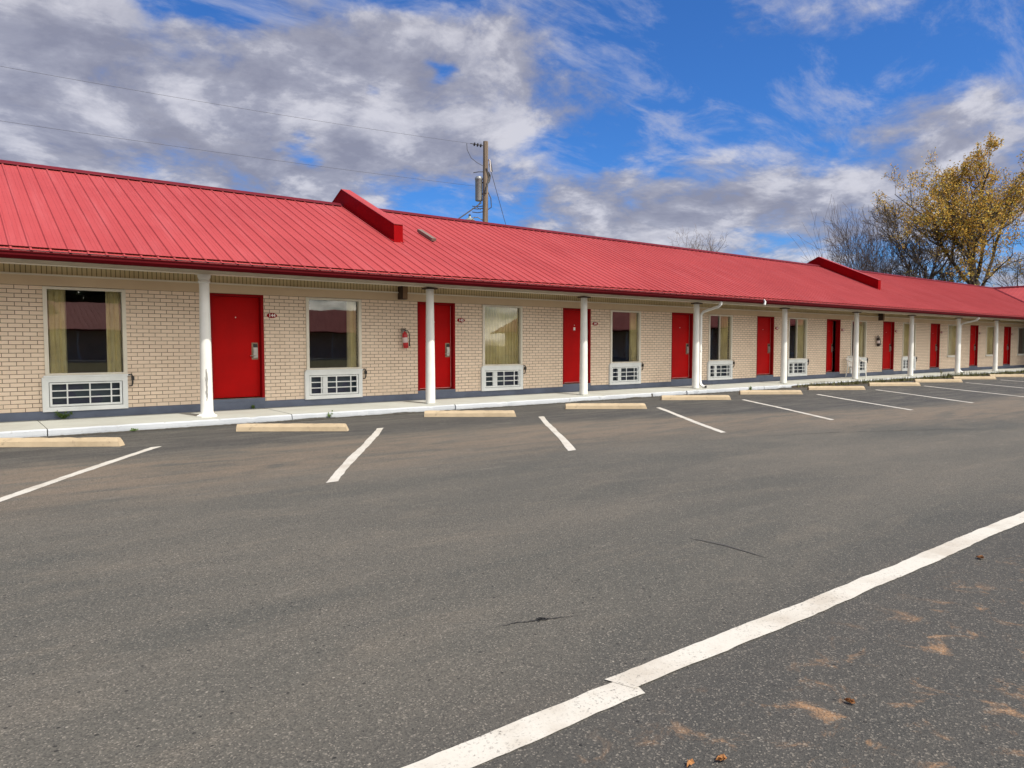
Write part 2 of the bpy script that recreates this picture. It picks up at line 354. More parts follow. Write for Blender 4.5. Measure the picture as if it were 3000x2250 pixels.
def leafmat(name, cols):
    m, t, b = newmat(name); b.inputs['Roughness'].default_value = .7
    g = N(t, 'ShaderNodeNewGeometry'); r = N(t, 'ShaderNodeValToRGB'); wire(t, g.outputs['Random Per Island'], r.inputs[0])
    r.color_ramp.elements[0].color = (*cols[0], 1); r.color_ramp.elements[1].color = (*cols[-1], 1)
    for i, c in enumerate(cols[1:-1]): e = r.color_ramp.elements.new((i+1)/(len(cols)-1)); e.color = (*c, 1)
    wire(t, r.outputs[0], b.inputs['Base Color'])
    ts = N(t, 'ShaderNodeBsdfTranslucent'); wire(t, r.outputs[0], ts.inputs[0]); mx = N(t, 'ShaderNodeMixShader'); mx.inputs[0].default_value = .3
    out = t.nodes['Material Output']; wire(t, b.outputs[0], mx.inputs[1]); wire(t, ts.outputs[0], mx.inputs[2]); wire(t, mx.outputs[0], out.inputs[0])
    return m
MT['leaf_gold'] = leafmat('leaf_gold', [(.52, .29, .03), (.64, .40, .05), (.42, .36, .07), (.58, .28, .05)])
MT['leaf_olive'] = leafmat('leaf_olive', [(.34, .24, .05), (.44, .32, .06), (.25, .22, .06)])
MT['leaf_dark'] = leafmat('leaf_dark', [(.03, .05, .015), (.06, .08, .02), (.025, .04, .015)])

# ---------------------------------------------------------------- mesh helpers
class MB:
    def __init__(s): s.v = []; s.f = []
    def add(s, vs, fs):
        k = len(s.v); s.v += [tuple(p) for p in vs]; s.f += [tuple(i+k for i in f) for f in fs]; return s
    def box(s, x0, x1, y0, y1, z0, z1):
        return s.add([(x0,y0,z0),(x1,y0,z0),(x1,y1,z0),(x0,y1,z0),(x0,y0,z1),(x1,y0,z1),(x1,y1,z1),(x0,y1,z1)],
                     [(0,3,2,1),(4,5,6,7),(0,1,5,4),(1,2,6,5),(2,3,7,6),(3,0,4,7)])
    def tube(s, pts, rad, n=8, cap=True):
        pts = [Vector(p) for p in pts]; rads = rad if isinstance(rad, (list, tuple)) else [rad]*len(pts)
        vs = []; up = None
        for i, p in enumerate(pts):
            d = (pts[min(i+1, len(pts)-1)]-pts[max(i-1, 0)])
            if d.length < 1e-9: d = Vector((0, 0, 1))
            d.normalize()
            if up is None: up = d.orthogonal().normalized()
            else:
                up = up-d*up.dot(d)
                up = d.orthogonal().normalized() if up.length < 1e-6 else up.normalized()
            w = d.cross(up)
            for j in range(n):
                a = 2*math.pi*j/n; vs.append(p+(up*math.cos(a)+w*math.sin(a))*rads[i])
        fs = [(i*n+j, i*n+(j+1) % n, (i+1)*n+(j+1) % n, (i+1)*n+j) for i in range(len(pts)-1) for j in range(n)]
        if cap: fs += [tuple(range(n-1, -1, -1)), tuple(range((len(pts)-1)*n, len(pts)*n))]
        return s.add(vs, fs)
    def lathe(s, prof, n=24, c=(0, 0, 0)):
        vs = [(c[0]+r*math.cos(2*math.pi*j/n), c[1]+r*math.sin(2*math.pi*j/n), c[2]+z) for r, z in prof for j in range(n)]
        fs = [(i*n+j, i*n+(j+1) % n, (i+1)*n+(j+1) % n, (i+1)*n+j) for i in range(len(prof)-1) for j in range(n)]
        fs += [tuple(range(n-1, -1, -1)), tuple(range((len(prof)-1)*n, len(prof)*n))]
        return s.add(vs, fs)
    def prism_x(s, poly, x0, x1):          # poly in (y,z)
        n = len(poly); vs = [(x0, y, z) for y, z in poly]+[(x1, y, z) for y, z in poly]
        fs = [tuple(range(n)), tuple(range(2*n-1, n-1, -1))]+[(i, i+n, (i+1) % n+n, (i+1) % n) for i in range(n)]
        return s.add(vs, fs)
    def build(s, name, m, parent=None, smooth=False, bevel=0):
        me = bpy.data.meshes.new(name); me.from_pydata(s.v, [], s.f); me.update()
        bm = bmesh.new(); bm.from_mesh(me); bmesh.ops.recalc_face_normals(bm, faces=bm.faces)
        if bevel: bmesh.ops.bevel(bm, geom=list(bm.edges), offset=bevel, segments=2, affect='EDGES', clamp_overlap=True)
        bm.to_mesh(me); bm.free()
        me.materials.append(MT[m] if isinstance(m, str) else m)
        if smooth:
            for p in me.polygons: p.use_smooth = True
            me.set_sharp_from_angle(angle=R(40))
        o = bpy.data.objects.new(name, me); C.objects.link(o)
        if parent: o.parent = parent
        return o
def tag(o, label=None, cat=None, group=None, kind=None):
    if label: o['label'] = label
    if cat: o['category'] = cat
    if group: o['group'] = group
    if kind: o['kind'] = kind
    return o
def empty(name, loc=(0, 0, 0), rz=0, **k):
    o = bpy.data.objects.new(name, None); C.objects.link(o); o.location = loc; o.rotation_euler = (0, 0, rz); o.empty_display_size = .2
    return tag(o, **k)
def copy_tree(o, parent=None):
    c = o.copy(); C.objects.link(c)
    if parent: c.parent = parent
    for ch in list(o.children): copy_tree(ch, c)
    return c

# ---------------------------------------------------------------- ground
g = MB().add([(-900,-900,-.03),(900,-900,-.03),(900,900,-.03),(-900,900,-.03)], [(0,1,2,3)]).build('ground', 'grassland'); tag(g, kind='structure')
a = MB().add([(-45,-14,0),(50.9,-14,0),(50.9,15.1,0),(-45,15.1,0)], [(0,1,2,3)]).build('parking_lot', 'asphalt'); tag(a, kind='structure')

# sidewalk slabs with joints and an uneven kerb edge
WX0, WX1 = -6., 50.7
KY, WY = 13.50, 14.99
joints = [WX0, -2.7, 1.33, 5.29, 9.02, 13.2, 17.1, 21.0, 25.2, 29.4, 33.6, 37.8, 42.0, 46.2, WX1]
sw = MB(); kp = MB()
rk = random.Random(3)
for a0, b0 in zip(joints[:-1], joints[1:]):
    xs0, xs1 = a0+.007, b0-.007; n = max(2, int((xs1-xs0)/.12)); dzs = rk.uniform(-.006, .006); dys = rk.uniform(-.02, .02)
    top = []; rows = []
    for i in range(n+1):
        x = xs0+(xs1-xs0)*i/n
        jy = dys+rk.uniform(-.008, .008)+(rk.random() < .10)*rk.uniform(.01, .05)
        jz = rk.uniform(-.005, .003)-(rk.random() < .09)*rk.uniform(.01, .03)
        rows.append([(x, KY+jy+.004, -.02), (x, KY+jy, .05), (x, KY+jy+.006, .105+dzs+jz), (x, KY+jy+.03, .128+dzs+jz*.6), (x, KY+.16, .132+dzs), (x, WY, .150+dzs)])
    vs = [p for r in rows for p in r]; m_ = 6
    sw.add([p for r in rows for p in r[3:]], [(i*3+j, (i+1)*3+j, (i+1)*3+j+1, i*3+j+1) for i in range(n) for j in range(2)])
    kp.add([p for r in rows for p in r[:4]], [(i*4+j, (i+1)*4+j, (i+1)*4+j+1, i*4+j+1) for i in range(n) for j in range(3)])
    for rr in (rows[0], rows[-1]):
        sw.add([(rr[3][0], KY+.03, -.02)]+[rr[3], rr[4], rr[5]]+[(rr[5][0], WY, -.02)], [(0, 1, 2, 3, 4)])
        kp.add(rr[:4]+[(rr[3][0], KY+.035, -.02)], [(0, 1, 2, 3, 4)])
swo = sw.build('sidewalk', 'walk'); tag(swo, kind='structure')
dl = MB(); dr = random.Random(12); vs = []; nn = 1400
for i in range(nn+1):
    x = WX0+(WX1-WX0)*i/nn; w_ = .012+.03*max(0, math.sin(x*1.7+2*math.sin(x*.9)))**3+dr.uniform(0, .012)
    vs += [(x, KY-.055-w_*1.6, .0045), (x, KY-.004, .012+w_*.6)]
dl.add(vs, [(2*i, 2*i+2, 2*i+3, 2*i+1) for i in range(nn)])
dlo = dl.build('kerb_dirt', 'kerbdirt'); tag(dlo, kind='structure')
ko = kp.build('kerb', 'kerbpaint'); tag(ko, kind='structure')
und = MB().box(WX0+.01, WX1-.01, KY+.05, WY, -.02, .10).build('sidewalk_bed', 'soil'); tag(und, kind='structure')

# ---------------------------------------------------------------- the motel
EY, EZ, RY, RZ, SL = 13.17, 2.858, 18.28, 5.16, .45
VX = 49.1                                                       # inner eave corner of the wing
motel = empty('motel_building', (0, 0, 0), label='long single storey cream brick motel with red ribbed metal roof and red doors', cat='motel')
LEFT, WY0 = -6.0, -36.0
def zr(Y): return EZ+SL*(Y-EY)
# doors and windows: left X of every opening on the wall plane Y=15
doorsX = [-.50, 4.24, 8.96, 13.59, 18.20, 22.84, 27.58, 32.28, 37.05, 41.77, 46.46]
winsX = [-3.27, 1.47, 6.21, 10.85, 15.45, 20.07, 24.83, 29.49, 34.15, 39.0, 43.9, 48.6]
DW, DZ0, DZ1 = 1.07, .37, 2.475
WW, WZ0, WZ1 = 1.29, .92, 2.465
holes = [(x, x+DW, DZ0, DZ1) for x in doorsX]
for i, x in enumerate(winsX):
    holes.append((x+.03, x+WW-.03, WZ0+.01, WZ1-.01))
    if i < 9: holes.append((x+.05, x+WW-.05, .33, .84))
xs = sorted({LEFT, 51.0, *[h[0] for h in holes], *[h[1] for h in holes]})
zs = sorted({.10, DZ1, 2.94, *[h[2] for h in holes], *[h[3] for h in holes]})
wl = MB()
for i in range(len(xs)-1):
    for j in range(len(zs)-1):
        cx, cz = (xs[i]+xs[i+1])/2, (zs[j]+zs[j+1])/2
        if any(h[0] < cx < h[1] and h[2] < cz < h[3] for h in holes): continue
        wl.add([(xs[i],15,zs[j]),(xs[i+1],15,zs[j]),(xs[i+1],15,zs[j+1]),(xs[i],15,zs[j+1])], [(0,1,2,3)])
        wl.add([(xs[i],15.2,zs[j]),(xs[i+1],15.2,zs[j]),(xs[i+1],15.2,zs[j+1]),(xs[i],15.2,zs[j+1])], [(3,2,1,0)])
for h in holes:
    x0, x1, z0, z1 = h
    wl.add([(x0,15,z0),(x1,15,z0),(x1,15,z1),(x0,15,z1),(x0,15.2,z0),(x1,15.2,z0),(x1,15.2,z1),(x0,15.2,z1)], [(0,1,5,4),(1,2,6,5),(2,3,7,6),(3,0,4,7)])
# the other walls of the block: left gable, back, and the wing
BY = 21.56
wl.add([(LEFT,15,.1),(LEFT,BY,.1),(LEFT,BY,2.72),(LEFT,18.28,5.10),(LEFT,15,2.72)], [(0,1,2,3,4)])
wl.add([(LEFT,BY,0),(57.5,BY,0),(57.5,BY,3.1),(LEFT,BY,3.1)], [(0,1,2,3)])
wl.add([(51,15.0,0.05),(51,WY0,0.05),(51,WY0,2.70),(51,15.0,2.70)], [(0,1,2,3)])
wl.add([(57.5,WY0,0),(57.5,BY,0),(57.5,BY,3.1),(57.5,WY0,3.1)], [(0,1,2,3)])
wl.add([(51,WY0,0),(57.5,WY0,0),(57.5,WY0,2.72),(54.23,WY0,5.1),(51,WY0,2.72)], [(0,1,2,3,4)])
me = wl.build('brick_wall', 'brick', motel)
MB().box(LEFT, 50.9, 14.965, 15.06, DZ1+.003, 2.662).build('frieze', 'frieze', motel)
MB().box(LEFT, 50.85, 14.94, 14.963, 2.648, 2.678).build('crown_trim', 'trim', motel)
# painted base, raised at each door
fb = MB().box(LEFT, 50.95, 14.984, 15.05, .10, .297)
for x in doorsX: fb.box(x+.002, x+DW-.002, 14.988, 15.19, .299, DZ0-.004)
fb.build('foundation_band', 'bluegrey', motel)
# ribbed siding band over the frieze, porch ceiling and the beam the columns carry
MB().box(LEFT, 50.88, 14.972, 15.03, 2.681, 2.936).build('siding_band', 'soffit', motel)
ce = MB().add([(LEFT-.2,13.27,2.94),(51.2,13.27,2.94),(51.2,15.2,2.94),(LEFT-.2,15.2,2.94)], [(0,1,2,3)])
ce.add([(49.2,13.27,2.94),(51.2,13.27,2.94),(51.2,WY0,2.94),(49.2,WY0,2.94)], [(0,1,2,3)])
ce.build('porch_ceiling', 'frieze', motel)
MB().box(LEFT-.2, 49.9, 13.91, 14.13, 2.742, 2.936).build('porch_beam', 'trim', motel)
MB().box(LEFT-.2, 49.9, 13.885, 13.909, 2.815, 2.934).build('beam_trim', 'trim', motel)
MB().box(49.78, 50.0, WY0, 13.909, 2.742, 2.936).build('porch_beam', 'trim', motel)
MB().box(LEFT-.2, 49.3, 13.262, 13.284, 2.752, 2.842).build('fascia_board', 'trim', motel)

# gutter, with its rolled lip
gp = [(13.26,2.742),(13.17,2.742),(13.142,2.79),(13.142,2.832),(13.128,2.836),(13.128,2.852),(13.152,2.852),(13.158,2.80),(13.18,2.756),(13.26,2.756)]
gm = MB().prism_x(gp, LEFT-.25, VX+.02)
gut = gm.build('gutter', 'gutter', motel)
gm2 = MB()
n_ = len(gp); vs = [(y-13.17+VX, yy, z) for yy in (13.14, WY0-.2) for y, z in gp]
gm2.add(vs, [tuple(range(n_)), tuple(range(2*n_-1, n_-1, -1))]+[(i, i+n_, (i+1) % n_+n_, (i+1) % n_) for i in range(n_)])
gm2.build('gutter', 'gutter', motel)
# ribbed roof sheets
def stations(a0, a1, pitch=.254):
    out = []; x = a0
    while x < a1:
        for dx_, h in ((0, 0), (.013, .021), (.037, .021), (.050, 0), (.130, 0), (.136, .004), (.150, .004), (.156, 0), (.188, 0), (.194, .004), (.208, .004), (.214, 0)):
            if x+dx_ < a1: out.append((x+dx_, h))
        x += pitch
    out.append((a1, 0)); return out
def slope(sts, lo, hi, place):
    """lo/hi: run distance from the eave at each station; place(a, run, h) -> point"""
    b = MB(); vs = []; fs = []
    for a_, h in sts: vs += [place(a_, lo(a_), h), place(a_, hi(a_), h)]
    for i in range(len(sts)-1): fs.append((2*i, 2*i+2, 2*i+3, 2*i+1))
    return b.add(vs, fs)
RUN = RY-EY
nrm = Vector((0, -SL, 1)).normalized()
front = slope(stations(LEFT-.22, VX+RUN), lambda a_: max(0, a_-VX), lambda a_: RUN,
              lambda a_, r, h: (a_, EY+r+nrm.y*h, EZ+SL*r+nrm.z*h))
rf = front.build('roof', 'roof', motel)
# back slope is written plainly: ridge -> rear eave, hipped at the far corner
bk = MB(); st = stations(LEFT-.22, VX+2*RUN)
for (a0, h0), (a1, h1) in zip(st[:-1], st[1:]):
    def col_(a_, h):
        s0 = max(0., a_-(VX+RUN))
        return (a_, RY+s0, RZ-SL*s0+h), (a_, RY+RUN, RZ-SL*RUN+h)
    p, q = col_(a0, h0); r_, s_ = col_(a1, h1); bk.add([p, r_, s_, q], [(0, 1, 2, 3)])
bk.build('rear_roof_slope', 'roof', motel)
wg = MB(); st = stations(WY0-.2, RY)
for (a0, h0), (a1, h1) in zip(st[:-1], st[1:]):
    def col_(a_, h):
        s0 = max(0., a_-EY); return (VX+s0, a_, EZ+SL*s0+h), (VX+RUN, a_, RZ+h)
    p, q = col_(a0, h0); r_, s_ = col_(a1, h1); wg.add([p, r_, s_, q], [(0, 1, 2, 3)])
wg.build('wing_roof', 'roof', motel)
we = MB(); st = stations(WY0-.2, RY+RUN)
for (a0, h0), (a1, h1) in zip(st[:-1], st[1:]):
    def col_(a_, h):
        s0 = max(0., a_-RY); return (VX+RUN+s0, a_, RZ-SL*s0+h), (VX+2*RUN, a_, RZ-SL*RUN+h)
    p, q = col_(a0, h0); r_, s_ = col_(a1, h1); we.add([p, r_, s_, q], [(0, 1, 2, 3)])
we.build('wing_rear_slope', 'roof', motel)
# dark closure under the rib ends, ridge caps and the valley tray
MB().add([(LEFT-.22,EY+.012,EZ-.004),(VX,EY+.012,EZ-.004),(VX,EY+.012,EZ+.022),(LEFT-.22,EY+.012,EZ+.022)], [(0,1,2,3)]).build('rib_closure', 'dark', motel)
def ridgecap(p0, p1, side):
    p0 = Vector(p0); p1 = Vector(p1); s = Vector(side); b = MB()
    prof = [(-.16, -.072+.034), (-.15, -.060+.040), (-.03, .052), (.03, .052), (.15, -.02), (.16, -.038)]
    vs = [p+s*u+Vector((0, 0, w)) for p in (p0, p1) for u, w in prof]; n = len(prof)
    return b.add(vs, [(i, i+1, i+1+n, i+n) for i in range(n-1)]+[tuple(range(n)), tuple(range(2*n-1, n-1, -1))])
ridgecap((LEFT-.24, RY, RZ), (VX+RUN-.02, RY, RZ), (0, 1, 0)).build('ridge_cap', 'ridge', motel)
ridgecap((VX+RUN, WY0-.2, RZ), (VX+RUN, RY, RZ), (1, 0, 0)).build('ridge_cap', 'ridge', motel)
v0 = Vector((VX, EY, EZ+.034)); v1 = Vector((VX+RUN, RY, RZ+.034)); sv = Vector((1, -1, 0)).normalized()*.07
MB().add([v0-sv+Vector((0,0,.02)), v0, v0+sv+Vector((0,0,.02)), v1-sv+Vector((0,0,.02)), v1, v1+sv+Vector((0,0,.02))], [(0,1,4,3),(1,2,5,4)]).build('valley_tray', 'ridge', motel)

# fire-wall upstands crossing the ridge
def parapet(x0, x1, lab):
    yf = 15.46; b = MB(); top = .42; d = -.05
    prof = [(yf, zr(yf)+d), (yf, zr(yf)+top), (RY, RZ+top), (2*RY-yf, zr(yf)+top), (2*RY-yf, zr(yf)+d), (RY, RZ+d)]
    o = b.prism_x(prof, x0, x1).build('fire_wall_upstand', 'roof_side', motel)
    cp = MB(); t_ = .016; e = .012
    prof2 = [(yf-.015, zr(yf)+top+.002), (yf-.015, zr(yf)+top+t_), (RY, RZ+top+t_+.004), (2*RY-yf+.015, zr(yf)+top+t_), (2*RY-yf+.015, zr(yf)+top+.002), (RY, RZ+top+.003)]
    c_ = cp.prism_x(prof2, x0-e, x1+e).build('coping', 'roof', o)
    fl = MB()
    for xx, s_ in ((x0, -1), (x1, 1)):
        fl.add([(xx+s_*.002, yf-.03, zr(yf-.03)+.045), (xx+s_*.002, RY, RZ+.045), (xx+s_*.05, RY, RZ+.038), (xx+s_*.05, yf-.03, zr(yf-.03)+.038)], [(0,1,2,3)])
    fl.build('flashing', 'roof_side', o)
    return o
parapet(8.61, 8.85, ''); parapet(32.7, 32.94, '')
# roof vent strip
rv = MB(); sl = math.sqrt(1+SL*SL)
for (r0, r1, h0, h1, x0, x1) in [(15.78, 16.48, .03, .10, 9.84, 9.97)]:
    P0 = [(x, y+nrm.y*h, zr(y)+nrm.z*h) for h in (h0, h1) for x, y in ((x0, r0), (x1, r0), (x1, r1), (x0, r1))]
    rv.add(P0, [(0,3,2,1),(4,5,6,7),(0,1,5,4),(1,2,6,5),(2,3,7,6),(3,0,4,7)])
rv.build('roof_vent', 'vent', motel)

# ---- porch columns
colX = [-.95, 3.88, 8.70, 13.45, 18.16, 22.98, 27.98, 32.75, 37.65, 42.35, 47.2]
CY = 14.02
def column(x, first):
    top, bot = 2.736, .134
    prof = [(.108, bot), (.108, bot+.05), (.106, .6), (.100, 1.3), (.091, 2.1), (.086, top-.10)]
    if first: prof = [(.122, bot+.05), (.112, bot+.10), (.107, .6), (.101, 1.3), (.092, 2.1), (.087, 2.58), (.105, 2.595), (.105, 2.62), (.090, 2.64), (.112, 2.69), (.112, top-.004)]
    else: prof += [(.086, top-.045)]
    o = MB().lathe([(r, z) for r, z in prof], 32).build('porch_column', 'colpeel' if first else 'col', motel, smooth=True)
    o.location = (x, CY, 0)
    if first:
        b = MB().lathe([(.185, bot-.002), (.185, bot+.022), (.165, bot+.03), (.135, bot+.045), (.125, bot+.065)], 8).build('column_base', 'col', o)
        tag(o, label='porch column with a long split in its paint and a chipped octagonal base')
    else:
        b = MB().box(-.15, .15, -.13, .13, bot-.003, bot+.018).build('column_base', 'walk', o)
    c = MB().box(-.13, .13, -.12, .12, top-.044 if not first else top-.003, top-.012 if not first else top+.006).build('column_cap', 'trim' if first else 'brown', o)
    return o
cols = {}
for i, x in enumerate(colX): cols[i] = column(x, i == 1)

# ---- windows
def window(x, curt, ac=True, slider=False):
    f = MB(); fw_ = .062; y0, y1 = 14.972, 15.065
    X0, X1 = x, x+WW
    f.box(X0, X0+fw_, y0, y1, WZ0, WZ1); f.box(X1-fw_, X1, y0, y1, WZ0, WZ1)
    f.box(X0+fw_, X1-fw_, y0, y1, WZ1-.042, WZ1); f.box(X0+fw_, X1-fw_, y0, y1, WZ0, WZ0+.035)
    if slider: f.box(X0+.62, X0+.645, y0+.03, y1-.01, WZ0+.035, WZ1-.042)
    w = f.build('window', 'trim', motel)
    gl = MB().add([(X0+fw_,15.045,WZ0+.035),(X1-fw_,15.045,WZ0+.035),(X1-fw_,15.045,WZ1-.042),(X0+fw_,15.045,WZ1-.042)], [(0,1,2,3)]).build('glass_pane', 'glass', w)
    MB().box(X0-.03, X1+.03, 14.945, 14.999, WZ0-.034, WZ0-.002).build('window_sill', 'acwhite', w)
    for (c0, c1) in curt:
        n = int((c1-c0)/.012); vs = []; fs = []; ph = random.uniform(0, 6)
        for i in range(n+1):
            u = c0+(c1-c0)*i/n
            for k in range(5):
                q = k/4
                flare = (1-q)*.04*(1 if c0 > x+.4 else -1)*0
                yy = 15.105+.022*math.sin(u*62+ph+.5*math.sin(u*9))+.010*math.sin(u*131+1.3*q)+.004*(1-q)
                vs.append((u+flare, yy, WZ0+.02+q*(WZ1-WZ0-.03)))
        for i in range(n):
            for k in range(4): fs.append((i*5+k, (i+1)*5+k, (i+1)*5+k+1, i*5+k+1))
        MB().add(vs, fs).build('curtain', 'curtain', w, smooth=True)
    if ac:
        A0, A1, Z0, Z1 = x-.055, x+WW-.01, .287, .884; r = .10
        o_ = [(A0,Z0),(A1,Z0),(A1,Z1),(A0,Z1)]; i_ = [(A0+r,Z0+.075),(A1-r+.02,Z0+.075),(A1-r+.02,Z1-.085),(A0+r,Z1-.085)]
        b = MB(); ys = 14.94
        vs = [(p[0], ys, p[1]) for p in o_]+[(p[0], ys+.014, p[1]) for p in i_]+[(p[0], 15.0, p[1]) for p in o_]+[(p[0], 15.10, p[1]) for p in i_]
        fs = [(k, (k+1) % 4, 4+(k+1) % 4, 4+k) for k in range(4)]+[(k, k+8, (k+1) % 4+8, (k+1) % 4) for k in range(4)]+[(4+k, 4+(k+1) % 4, 12+(k+1) % 4, 12+k) for k in range(4)]
        u = b.add(vs, fs).build('air_conditioner', 'acwhite', motel)
        gx0, gx1, gz0, gz1 = A0+r+.012, A1-r+.008, Z0+.085, Z1-.095
        gb = MB(); yb0, yb1 = 14.968, 14.99
        W_, H_ = gx1-gx0, gz1-gz0; bw = .022
        gb.box(gx0, gx1, yb0, yb1, gz0, gz0+.036); gb.box(gx0, gx1, yb0, yb1, gz1-.026, gz1)
        gb.box(gx0, gx0+.035, yb0+.001, yb1-.001, gz0+.036, gz1-.026); gb.box(gx1-.035, gx1, yb0+.001, yb1-.001, gz0+.036, gz1-.026)
        for fx in (.235, .545, .845): gb.box(gx0+W_*fx-bw/2, gx0+W_*fx+bw/2, yb0+.002, yb1-.002, gz0+.036, gz1-.026)
        for fz in (.37, .66): gb.box(gx0+.035, gx1-.035, yb0+.004, yb1-.004, gz0+H_*fz-.010, gz0+H_*fz+.010)
        gb.build('grille', 'acwhite', u)
        MB().add([(A0+r-.01,15.09,Z0+.06),(A1-r+.03,15.09,Z0+.06),(A1-r+.03,15.09,Z1-.07),(A0+r-.01,15.09,Z1-.07)], [(0,1,2,3)]).build('coil', 'fins', u)
        if x > 5: MB().box(gx0+W_*.27, gx0+W_*.37, 15.0, 15.08, gz0+.03, gz1-.02).build('side_panel', 'acwhite', u)
        cb = MB().tube([(X1+.005, 14.95, .905), (X1+.05, 14.935, .915), (X1+.075, 14.94, .87), (X1+.075, 14.945, .76), (X1+.06, 14.95, .70), (X1+.02, 14.975, .70)], .013, 6)
        cb.box(X1+.055, X1+.10, 14.93, 14.975, .80, .87)
        cb.build('drain_hose', 'rubber', u)
    elif x > 35:
        MB().box(x-.03, x+WW+.03, 14.92, 14.999, .84, .885).build('ledge', 'trim', w)
W3_ = lambda x, a_, b_: (x+a_, x+b_)
curtains = {0: [(.06, 1.23)], 1: [(.07, .36), (.98, 1.23)], 2: [(1.00, 1.23)], 3: [(.06, 1.23)], 4: [(.93, 1.23)], 5: [(.72, 1.23)], 6: [(.70, 1.23)], 7: [(.62, 1.23)], 8: [(.06, 1.23)], 9: [(.35, 1.23)], 10: [(.06, 1.23)], 11: [(.06, .30)]}
for i, x in enumerate(winsX): window(x, [(x+a_, x+b_) for a_, b_ in curtains[i]], i < 9, i in (5, 6))

# ---- doors
def door(x, ajar=False, strip=True, sticker=False):
    fr = MB(); j = .055; ya, yb = 14.996, 15.16
    fr.box(x+.002, x+j, ya, yb, DZ0, DZ1-.002); fr.box(x+DW-j, x+DW-.002, ya, yb, DZ0, DZ1-.002); fr.box(x+j, x+DW-j, ya+.02, yb, DZ1-j+.008, DZ1-.002)
    fr.box(x+j, x+j+.015, 15.156, yb+.002, DZ0, DZ1-j); fr.box(x+DW-j-.015, x+DW-j, 15.156, yb+.002, DZ0, DZ1-j)
    frame = fr.build('door_frame', 'jamb', motel)
    dw = DW-2*j; zb, zt = DZ0+.018, DZ1-j+.004
    d = MB().box(.003, dw-.003, 0, .042, 0, zt-zb).build('door', 'door', motel, bevel=.002)
    d.location = (x+j, 15.112, zb)
    if ajar: d.rotation_euler = (0, 0, R(10))
    if strip:
        s = MB().box(dw-.016, dw-.004, -.006, 0.001, .02, zt-zb-.01); s.box(.01, dw-.02, -.006, .001, .012, .026)
        s.build('weather_strip', 'strip', d)
    lx, lz = dw-.105, 1.155-zb
    pl = MB().box(lx-.065, lx+.065, -.010, .0, lz, lz+.345).build('lock_plate', 'bronze', d, bevel=.003)
    lb = MB().box(lx-.038, lx+.052, -.034, -.0105, lz+.035, lz+.245); lb.box(lx-.03, lx+.045, -.048, -.0345, lz+.13, lz+.20)
    lb.build('lock_body', 'steel', d, bevel=.004)
    MB().box(lx-.03, lx+.045, -.030, -.0106, lz+.25, lz+.318).build('card_reader', 'rubber', d, bevel=.003)
    MB().tube([(lx, -.04, lz+.085), (lx, -.072, lz+.085), (lx-.04, -.078, lz+.082), (lx-.115, -.074, lz+.078)], .010, 8).build('lever_handle', 'steel', d, smooth=True)
    MB().tube([(dw*.5, .0, 1.62), (dw*.5, -.006, 1.62)], .012, 12).build('peephole', 'steel', d)
    if sticker: MB().box(dw*.5-.035, dw*.5+.035, -.003, .0, 1.48, 1.56).build('door_sticker', 'signw', d)
for i, x in enumerate(doorsX): door(x, ajar=(i == 6), strip=(i > 1), sticker=(i == 3))

# ---- rooms behind the glass
rm = MB(); x0 = LEFT+.2
rm.add([(LEFT+.1,15.21,.34),(57.3,15.21,.34),(57.3,BY-.1,.34),(LEFT+.1,BY-.1,.34)], [(0,1,2,3)])
rm.add([(LEFT+.1,15.21,2.66),(57.3,15.21,2.66),(57.3,BY-.1,2.66),(LEFT+.1,BY-.1,2.66)], [(0,1,2,3)])
rm.add([(LEFT+.1,20.2,.34),(57.3,20.2,.34),(57.3,20.2,2.66),(LEFT+.1,20.2,2.66)], [(0,1,2,3)])
for x in [d_-.55 for d_ in doorsX[1:]]: rm.box(x-.05, x+.05, 15.22, 20.2, .34, 2.66)
rm.build('room_interior', 'interior', motel)
for x in winsX[:8]:
    bd = MB().box(x-.1, x+1.4, 16.3, 18.3, .36, .85); bd.build('bed', 'bed', motel, bevel=.04)

# ---- light boxes under the soffit
def lightbox(x):
    b = MB().box(x, x+.15, 14.78, 14.97, 2.50, 2.80).build('soffit_speaker', 'brown', motel, bevel=.004)
    MB().box(x+.03, x+.147, 14.770, 14.779, 2.515, 2.795).build('front_cover', 'boxside', b)
lightbox(8.42); lightbox(31.75)

# ---- downspouts
def downspout(x):
    o = MB(); w, d = .036, .030
    pts = [(x+.14, 13.24, 2.745), (x+.14, 13.25, 2.66), (x+.15, 13.32, 2.60), (x+.21, 13.92, 2.46), (x+.22, 14.02, 2.38), (x+.22, 14.02, 2.2), (x+.22, 14.02, .34), (x+.22, 13.99, .24), (x+.22, 13.90, .185), (x+.22, 13.82, .18)]
    o.tube(pts, .048, 4, cap=True)
    for z in (2.36, 1.25): o.tube([(x+.22, 14.02, z), (x+.22, 14.02, z+.05)], .056, 4)
    r_ = o.build('downspout', 'downspout', motel, bevel=.006)
    MB().tube([(x+.22, 13.822, .181), (x+.22, 13.80, .180)], .050, 4).build('outlet', 'rubber', r_)
downspout(18.16); downspout(37.65)
MB().tube([(20.35, 13.14, 2.86), (20.35, 13.09, 2.80), (20.30, 13.08, 2.70)], .03, 4).build('broken_spout', 'downspout', motel)

